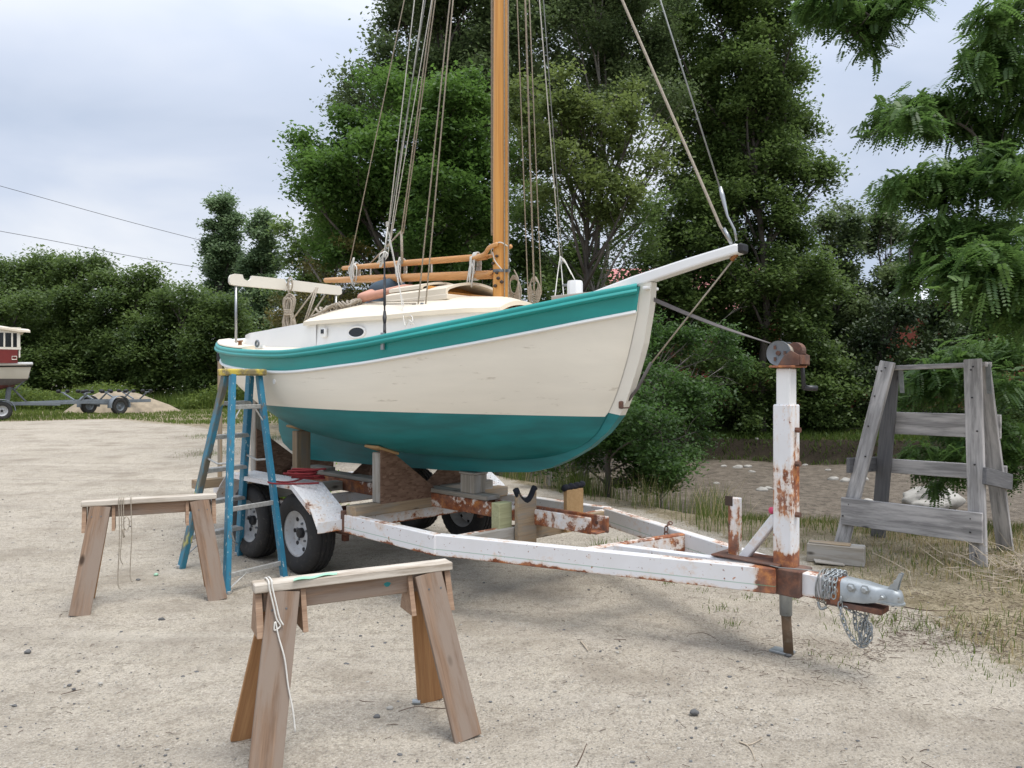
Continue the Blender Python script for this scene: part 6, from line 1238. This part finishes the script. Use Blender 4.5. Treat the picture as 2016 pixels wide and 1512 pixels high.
for i, ((px, py, r), lb) in enumerate(zip(CR, RL)): rock('stone', lb, cg(px, py) + Vector((0, 0, r * .1)), (r * .5 + .04, r * .4, r * .25 + .02), 'stone_pale', i + 11, 'pale stones on the creek mud', 'stone', 3)
mb = MB()
def lump(mb, c, r, fl=.6):
    bm_ = LUMPS[random.randrange(len(LUMPS))]; a = random.uniform(0, 6.28); ca, sa = math.cos(a), math.sin(a)
    mb.add([(c[0] + (x * ca - y * sa) * r, c[1] + (x * sa + y * ca) * r * .8, c[2] + z * r * fl) for x, y, z in bm_[0]], bm_[1])
LUMPS = []
for k in range(8):
    bm = bmesh.new(); bmesh.ops.create_icosphere(bm, subdivisions=1, radius=1)
    LUMPS.append(([tuple(v.co * random.uniform(.65, 1.15)) for v in bm.verts], [tuple(v.index for v in f.verts) for f in bm.faces])); bm.free()
mb = MB()
for k in range(9000):
    d = 2.2 + 9 * random.random() ** 1.6; px = random.uniform(-60, 2076); x = (px - 1008) / F * d
    if float(lotedge(x, d)) > .3: continue
    r = min(.016, .0018 + random.expovariate(1 / .0018)); lump(mb, (x, d, float(terr(x, d)) + r * .1), r)
pb_ = mb.build('pebbles', MAT['stone_pale'], fix=False); tag(pb_, 'fine pale grit and small pebbles scattered over the yard', 'gravel', kind='stuff')
mb = MB()
for k in range(2600):
    d = 2.2 + 9 * random.random() ** 1.4; px = random.uniform(-60, 2076); x = (px - 1008) / F * d
    r = min(.016, .002 + random.expovariate(1 / .0032)); lump(mb, (x, d, float(terr(x, d)) + r * .1), r, .5)
tag(mb.build('dark_pebbles', MAT['stone_dark'], fix=False), 'dark pebbles and bark crumbs scattered over the yard', 'gravel', kind='stuff')
mb = MB()
for k in range(900):
    d = 2.3 + 8 * random.random() ** 1.2; px = random.uniform(-60, 2076) if k % 3 else random.uniform(1100, 2050); x = (px - 1008) / F * d; a = random.uniform(0, 6.28); l = random.uniform(.008, .04) * (2.5 if k % 40 == 0 else 1)
    p = Vector((x, d, float(terr(x, d)) + .003)); q = p + Vector((math.cos(a) * l, math.sin(a) * l, .002)); m_ = (p + q) / 2 + Vector((random.gauss(0, l * .12), random.gauss(0, l * .12), .002)); mb.tube([p, m_, q], .0009 + l * .012, 4)
for k in range(2600):
    g_ = G(random.gauss(1850, 170), random.gauss(1235, 60)); x, d = g_.x, g_.y
    if nnz(np.array(x), np.array(d), 3.1) < -.05: continue
    a = random.uniform(0, 6.28); l = random.uniform(.01, .07); p = Vector((x, d, float(terr(x, d)) + .004)); q = p + Vector((math.cos(a) * l, math.sin(a) * l, random.uniform(0, .01))); mb.tube([p, q], .0012, 3)
tag(mb.build('debris', MAT['twig'], fix=False), 'brown needles and tiny twigs littering the yard', 'litter', kind='stuff')
ST_ = [(1367, 1406, .024, 'stone_dark', 'dark grey stone alone on the gravel at the lower right'), (742, 1413, .018, 'stone_dark', 'dark reddish stone near the right feet of the nearest sawhorse'), (768, 1397, .018, 'stone_pale', 'pale round stone beside the dark one near the nearest sawhorse'), (318, 1222, .022, 'stone_dark', 'grey stone left of the nearest sawhorse'), (55, 1286, .022, 'stone_dark', 'dark stone near the left edge of the photo'), (272, 1143, .018, 'stone_dark', 'flat dark stone between the two sawhorses, under the hanging cord'), (155, 1322, .010, 'stone_dark', 'tiny dark stone left of the nearest sawhorse'), (1552, 1293, .02, 'stone_dark', 'flat dark chip beside the jack foot')]
for i, (px, py, r, m_, lb) in enumerate(ST_): rock('stone', lb, G(px, py) + Vector((0, 0, r * .4)), (r, r * .75, r * .6), m_, i + 40, 'stones lying on the gravel', 'stone', 2)
g = G(307, 1134); o = rock('scrap', 'crumpled scrap of pale green plastic on the gravel between the sawhorses', g + Vector((0, 0, .012)), (.02, .016, .013), 'tape_green', 77, None, 'litter', 2)
g = G(820, 1387); mb = MB(); mb.lathe([(.006, -.02), (.014, -.02), (.014, .02), (.006, .02)], g + Vector((0, 0, .014)), axis='X', n=12); tag(mb.build('pipe_fitting', MAT['galv']), 'small metal pipe fitting by the back leg of the nearest sawhorse', 'fitting')
def stick(label, pts, r, mat='twig', nm='stick'):
    ps = [G(*p) + Vector((0, 0, r)) for p in pts]; o = MB().tube(cat(ps, 4), [r * (1 - .5 * i / (len(cat(ps, 4)) - 1)) for i in range(len(cat(ps, 4)))], 6).build(nm, MAT[mat], smooth=True); return tag(o, label, 'stick')
stick('thin crooked twig between the right feet of the nearest sawhorse', [(785, 1402), (820, 1392), (850, 1395), (900, 1397)], .003)
stick('short pale broken stick on the gravel right of the nearest sawhorse', [(1143, 1264), (1150, 1272), (1158, 1283)], .006, 'twig_pale')
stick('bleached forked twig at the bottom of the photo', [(1455, 1462), (1470, 1468), (1480, 1480), (1487, 1500)], .004, 'twig_pale')
stick('curly bleached twig crossing the forked twig', [(1455, 1460), (1475, 1467), (1500, 1455), (1494, 1452)], .003, 'twig_pale')
stick('straight reddish stick at the bottom edge of the photo', [(1135, 1510), (1145, 1490), (1155, 1465)], .003)
stick('dark bent twig left of the jack foot', [(1352, 1255), (1360, 1250), (1390, 1248), (1432, 1275)], .003)
stick('long thin root on the gravel in front of the coupler', [(1780, 1196), (1830, 1203), (1900, 1203)], .004)
# ============================================================ FAR ROLLER TRAILER
ft = thing('roller_trailer', 'empty grey roller trailer parked in front of the sand pile', 'boat trailer', (0, 0, 0)); ax = P(204, 800, 31); fz = float(terr(ax.x, 31)); ft.location = (ax.x, ax.y, fz); ft.rotation_euler = (0, 0, R(-90 - 27))
fb = lambda nm, a, b, w, t, m='trailer_grey', up=(0, 0, 1): board(nm, a, b, w, t, MAT[m], ft, up, .004)
for sg in (-1, 1):
    wheel(ft, (0, sg * .95, .33), .33, .19, sg, 'trailer_grey', 'tire_far', .18, 28, False)
    fb('side_rail', (-1.6, sg * .72, .52), (1.2, sg * .72, .52), .13, .06); fb('drawbar_arm', (1.2, sg * .72, .52), (3.6, sg * .05, .50), .12, .06)
    mb = MB(); rows = []
    for a in np.linspace(-.15, math.pi + .15, 14): rows.append([Vector((math.cos(a) * .42, sg * (.95 - .13), .33 + math.sin(a) * .42)), Vector((math.cos(a) * .42, sg * (.95 + .13), .33 + math.sin(a) * .42)), Vector((math.cos(a) * .40, sg * (.95 + .13), .33 + math.sin(a) * .40)), Vector((math.cos(a) * .40, sg * (.95 - .13), .33 + math.sin(a) * .40))])
    mb.grid(rows, closed=True).build('fender', MAT['trailer_grey'], ft, smooth=True)
    for x in (-1.5, -.7, .3, 1.1):
        fb('roller_arm', (x, sg * .2, .58), (x + .1, sg * .75, .86), .05, .05)
        for dx in (-.18, .18): MB().lathe([(.055, -.07), (.07, -.05), (.07, .05), (.055, .07)], Vector((x + .1 + dx, sg * .75, .92)), axis='Y', n=12).build('roller', MAT['black'], ft, smooth=True)
        fb('roller_frame', (x - .1, sg * .75, .88), (x + .3, sg * .75, .88), .04, .04)
fb('tongue', (3.3, 0, .50), (4.9, 0, .48), .10, .10); fb('cross_member', (0, -.9, .42), (0, .9, .42), .08, .08); fb('cross_member', (1.2, -.7, .52), (1.2, .7, .52), .08, .06); fb('cross_member', (-1.6, -.7, .52), (-1.6, .7, .52), .08, .06)
fb('winch_post', (3.75, 0, .5), (3.65, 0, 1.35), .14, .09, 'galv_dark', (1, 0, 0)); fb('winch_post', (3.0, 0, .5), (3.6, 0, 1.1), .05, .05, 'galv_dark'); MB().lathe([(.1, -.06), (.12, -.05), (.12, .05), (.1, .06)], (3.6, 0, 1.22), axis='Y', n=14).build('winch', MAT['rust_full'], ft); fb('winch_arm', (3.55, .08, 1.0), (3.0, .08, 1.5), .04, .04, 'galv_dark')
fb('jack_leg', (4.55, 0, 1.0), (4.55, 0, .12), .06, .06, 'galv_dark', (1, 0, 0)); MB().lathe([(.03, -.03), (.08, -.03), (.08, .03), (.03, .03)], (4.55, 0, .08), axis='Y', n=12).build('jack_wheel', MAT['black'], ft); fb('brace', (4.2, 0, .48), (4.5, 0, .16), .04, .04, 'galv_dark')
# sand pile
mb = MB(); rows = []; pc = P(222, 800, 33.5); pz = float(terr(pc.x, 33.5))
for i in range(20):
    r = i / 19; row = []
    for j in range(48):
        a = 2 * math.pi * j / 48; hz0 = 1.05 * (1 - r ** 1.5); hz0 = min(hz0, .92); rr_ = 1 + .12 * math.sin(2 * a + 1) + .06 * math.sin(5 * a); x, y = math.cos(a) * r * 2.3 * rr_ + .35 * r, math.sin(a) * r * 1.5 * rr_
        row.append(Vector((x, y, hz0 - .05 + .05 * noise.noise(Vector((x * 2, y * 2, 3)))))) 
    rows.append(row)
o = mb.grid(rows, closed=True).build('sand_pile', MAT['sand'], smooth=True, loc=(pc.x, pc.y, pz)); tag(o, 'flat topped heap of sand behind the grey roller trailer', 'sand pile')
# ============================================================ FAR CABIN BOAT ON ITS TRAILER (bow to the right)
cbz = lambda px, py, d=28.0: P(px, py, d)
bo = P(44, 800, 28); cb_ = thing('cabin_boat', 'cream cabin boat with a maroon stripe at the left edge of the photo', 'motor boat', (bo.x, bo.y, 0), R(40))
ZB = lambda py: EYE - (py - HOR) / F * 28
zs_, zk = ZB(716), ZB(778); rowsA, rowsB = [], []
ss = np.linspace(0, 6.5, 26)
for s in ss:
    f = s / 6.5; b = 1.15 * min(1, (f * 2.6 + .02)) ** .6; sh = ZB(716 + 10 * min(1, f * 1.3)) ; kz = zk + .55 * max(0, 1 - f * 4.5) ** 1.6; x = -s; pts = []
    for t in np.linspace(0, 1, 44):
        z = lerp(sh, ZB(746), t / .4) if t < .4 else (lerp(ZB(746), ZB(746) - .22, (t - .4) / .2) if t < .6 else lerp(ZB(746) - .22, zk, (t - .6) / .4)); z = max(z, kz); tt = min(1, (sh - z) / (sh - kz)); y = b * max(0, 1 - tt ** 2.6) ** .62 * (1 - .25 * tt) + .02; pts.append((x + .28 * (1 - t) * max(0, 1 - f * 4), y, z))
    rowsA.append([Vector((x_, -y_, z_)) for x_, y_, z_ in pts]); rowsB.append([Vector((x_, y_, z_)) for x_, y_, z_ in pts])
hb = MB(); wlz = ZB(746)
for rows in (rowsA, rowsB):
    b0 = len(hb.v); m = 44; hb.v += [tuple(v) for r in rows for v in r]
    for i in range(len(rows) - 1):
        for j in range(m - 1): f = (b0 + i * m + j, b0 + i * m + j + 1, b0 + (i + 1) * m + j + 1, b0 + (i + 1) * m + j); hb.f.append(f); hb.m.append(0 if sum(hb.v[q][2] for q in f) / 4 > wlz else (1 if sum(hb.v[q][2] for q in f) / 4 > wlz - .22 else 2))
paint('hull_grey', (.16, .14, .14), .6, .3); paint('bottom_red', (.17, .045, .04), .7, .4, 3)
hb.build('hull', [MAT['offwhite'], MAT['hull_grey'], MAT['bottom_red']], cb_, smooth=True)
for rows in (rowsA, rowsB): MB().tube([r[0] for r in rows], .06, 8).build('rail', MAT['white_gloss'], cb_, smooth=True); MB().tube([r[0] + Vector((0, 0, -.09)) for r in rows], .025, 6).build('rub_strip', MAT['black'], cb_, smooth=True)
dk = MB(); dk.grid([[a[0] + Vector((0, 0, .02)), b[0] + Vector((0, 0, .02))] for a, b in zip(rowsA, rowsB)]).build('deck', MAT['offwhite'], cb_)
zc0, zm0, zm1, zr0 = ZB(714), ZB(706), ZB(690), ZB(652); HW = .80
for sg in (-1, 1):
    mb = MB(); mb.prism([(-6.3, ZB(718)), (-.25, ZB(716)), (-.25, zm1 + .04), (-6.3, zm1 + .25)], sg * HW - .02, sg * HW + .02); mb.build('cabin_band', MAT['maroon'], cb_)
    WX = [(-.27, -.39), (-.44, -.62), (-.67, -.93), (-1.20, -1.6), (-1.85, -2.4), (-2.6, -3.3), (-3.5, -4.3)]; z0, z1 = zm1 + .07, zr0 - .12
    mb = MB(); xs = [-.18]
    mb.box((-3.2, sg * HW, z0 - .03), (6.1, .045, .08)); mb.box((-3.2, sg * HW, z1 + .10), (6.1, .045, .20))
    ed_ = [-.18] + [v for w in WX for v in w] + [-6.25]
    for k in range(0, len(ed_), 2): mb.box(((ed_[k] + ed_[k + 1]) / 2, sg * HW, (z0 + z1) / 2), (abs(ed_[k] - ed_[k + 1]), .045, z1 - z0))
    mb.build('cabin_side', MAT['offwhite'], cb_)
    for (a, b) in WX: MB().box(((a + b) / 2, sg * (HW - .006), (z0 + z1) / 2), (abs(a - b) + .02, .01, z1 - z0 + .02)).build('window', MAT['glass_dark'], cb_)
MB().box((-.19, 0, (z0 + z1) / 2 - .1), (.05, HW * 2, z1 - z0 + .5)).build('cabin_front', MAT['offwhite'], cb_, bevel=.01)
for y in (-.4, .4): MB().box((-.158, y, (z0 + z1) / 2), (.01, .6, z1 - z0)).build('window', MAT['glass_dark'], cb_)
rr_ = MB(); rows = []
for s in np.linspace(.12, -6.3, 20): rows.append([Vector((s, y * .92, zr0 - .02 + .10 * (1 - y * y) + (.10 if s < -1.1 else .10 * sstep(0, -1.1, s)) * 1.0 + .02 * -s)) for y in np.linspace(-1, 1, 9)])
rr_.grid(rows); lo_ = [[v - Vector((0, 0, .07)) for v in r] for r in rows]; b0 = len(rr_.v); rr_.grid(lo_)
for i in range(19):
    for j in (0, 8): rr_.f.append((i * 9 + j, (i + 1) * 9 + j, b0 + (i + 1) * 9 + j, b0 + i * 9 + j)); rr_.m.append(0)
for j in range(8): rr_.f.append((j, j + 1, b0 + j + 1, b0 + j)); rr_.m.append(0)
rr_.build('roof', MAT['cream_deck'], cb_, auto=40)
mb = MB(); mb.tube([Vector((-.42, -HW - .03, ZB(703))), Vector((-.42, -HW - .03, ZB(709))), Vector((-.28, -HW - .03, ZB(709))), Vector((-.28, -HW - .03, ZB(703)))], .015, 4, closed=True); mb.build('emblem', MAT['offwhite'], cb_)
ct = thing('boat_trailer', 'grey galvanised trailer carrying the cream cabin boat', 'boat trailer', (bo.x, bo.y, float(terr(bo.x, 28))), R(40)); tz = ct.location.z
for sg in (-1, 1):
    board('side_rail', (-6, sg * .85, .56), (-.4, sg * .85, .56), .14, .07, MAT['trailer_grey'], ct)
    for x in (-.75, -1.58):
        wheel(ct, (x, sg * 1.05, .32), .32, .19, sg, 'rim_white', 'tire_far', .18, 28, False)
        mb = MB(); rows = []
        for a in np.linspace(0, math.pi, 12): rows.append([Vector((x + math.cos(a) * .41, sg * .93, .32 + math.sin(a) * .41)), Vector((x + math.cos(a) * .41, sg * 1.18, .32 + math.sin(a) * .41)), Vector((x + math.cos(a) * .385, sg * 1.18, .32 + math.sin(a) * .385)), Vector((x + math.cos(a) * .385, sg * .93, .32 + math.sin(a) * .385))])
        mb.grid(rows, closed=True).build('fender', MAT['trailer_grey'], ct, smooth=True)
    for x in (-1.4, -3.5): board('bunk_post', (x, sg * .6, .6), (x, sg * .6, 1.15), .08, .08, MAT['galv_dark'], ct, (1, 0, 0))
board('tongue', (-.5, 0, .55), (1.2, 0, .5), .12, .10, MAT['trailer_grey'], ct); board('cross_member', (-.5, -.85, .56), (-.5, .85, .56), .10, .08, MAT['trailer_grey'], ct); board('cross_member', (-2, -.85, .56), (-2, .85, .56), .10, .08, MAT['trailer_grey'], ct); board('keel_bunk', (-4, 0, .85), (-.8, 0, .85), .5, .10, MAT['timber'], ct)
# ============================================================ BUILDINGS BEHIND THE TREES
def building(label, c, sz, rz, wall, roof, zt, over=.3, windows=(), pitch=.9):
    b = thing('barn', label, 'building', (c[0], c[1], float(terr(c[0], c[1]))), rz); w, d = sz[0] / 2, sz[1] / 2
    mb = MB(); mb.prism([(-d, -.3), (d, -.3), (d, zt), (0, zt + pitch), (-d, zt)], -w, w, M=Matrix(((0, 1, 0), (1, 0, 0), (0, 0, 1)))); mb.build('wall', MAT[wall], b)
    rf = MB()
    for sg in (-1, 1):
        a = Vector((0, sg * (d + over), zt - over * pitch / d + .05)); t = Vector((0, 0, zt + pitch + .05)); rf.add([Vector((x, p.y, p.z + h)) for h in (0, .08) for x in (-w - over, w + over) for p in (a, t)], [(0, 1, 3, 2), (4, 6, 7, 5), (0, 4, 5, 1), (2, 3, 7, 6), (0, 2, 6, 4), (1, 5, 7, 3)])
    rf.build('roof', MAT[roof], b)
    for x, z, ww, hh in windows:
        f = MB().box((x, -d - .02, z), (ww, .06, hh)).build('window', MAT['white_gloss'], b); MB().box((0, 0, 0), (ww - .16, .02, hh - .16)).build('pane', MAT['glass_dark'], f, loc=(x, -d - .06, z))
    for x in (-w, w): MB().box((x, -d - .01, zt / 2), (.16, .06, zt)).build('corner_board', MAT['white_gloss'], b)
building('red barn with a red metal roof, glimpsed through the trees right of the bow', (7.5, 37), (9, 8), R(-8), 'brick_red', 'roof_red', 4.0, windows=((-2, 2, 1, 1.3), (2, 2, 1, 1.3)), pitch=2.4)
building('brick red building with a pale roof between the two dark cedars', (17.0, 35), (9, 7), R(-12), 'brick_red', 'roof_pale', 4.3, windows=((-3.8, 2, .9, 1.2), (-1.5, 2, .9, 1.2)), pitch=1.0)
# power lines (span from beyond the left edge to beyond the poplars)
for i, (a, b, lb) in enumerate((((-700, 170, 60), (1000, 620, 75), 'upper power line crossing the sky at the left'), ((-700, 335, 60), (1000, 610, 75), 'lower power line crossing the sky at the left'))):
    p, q = P(*a), P(*b); mid = [P(0, (366, 455)[i], 64), P(395, (473, 527)[i], 68)]
    o = rope('power_line', [p, mid[0], mid[1], q], .022, MAT['blackish'], None, 5, 10); tag(o, lb, 'power line', 'power lines')
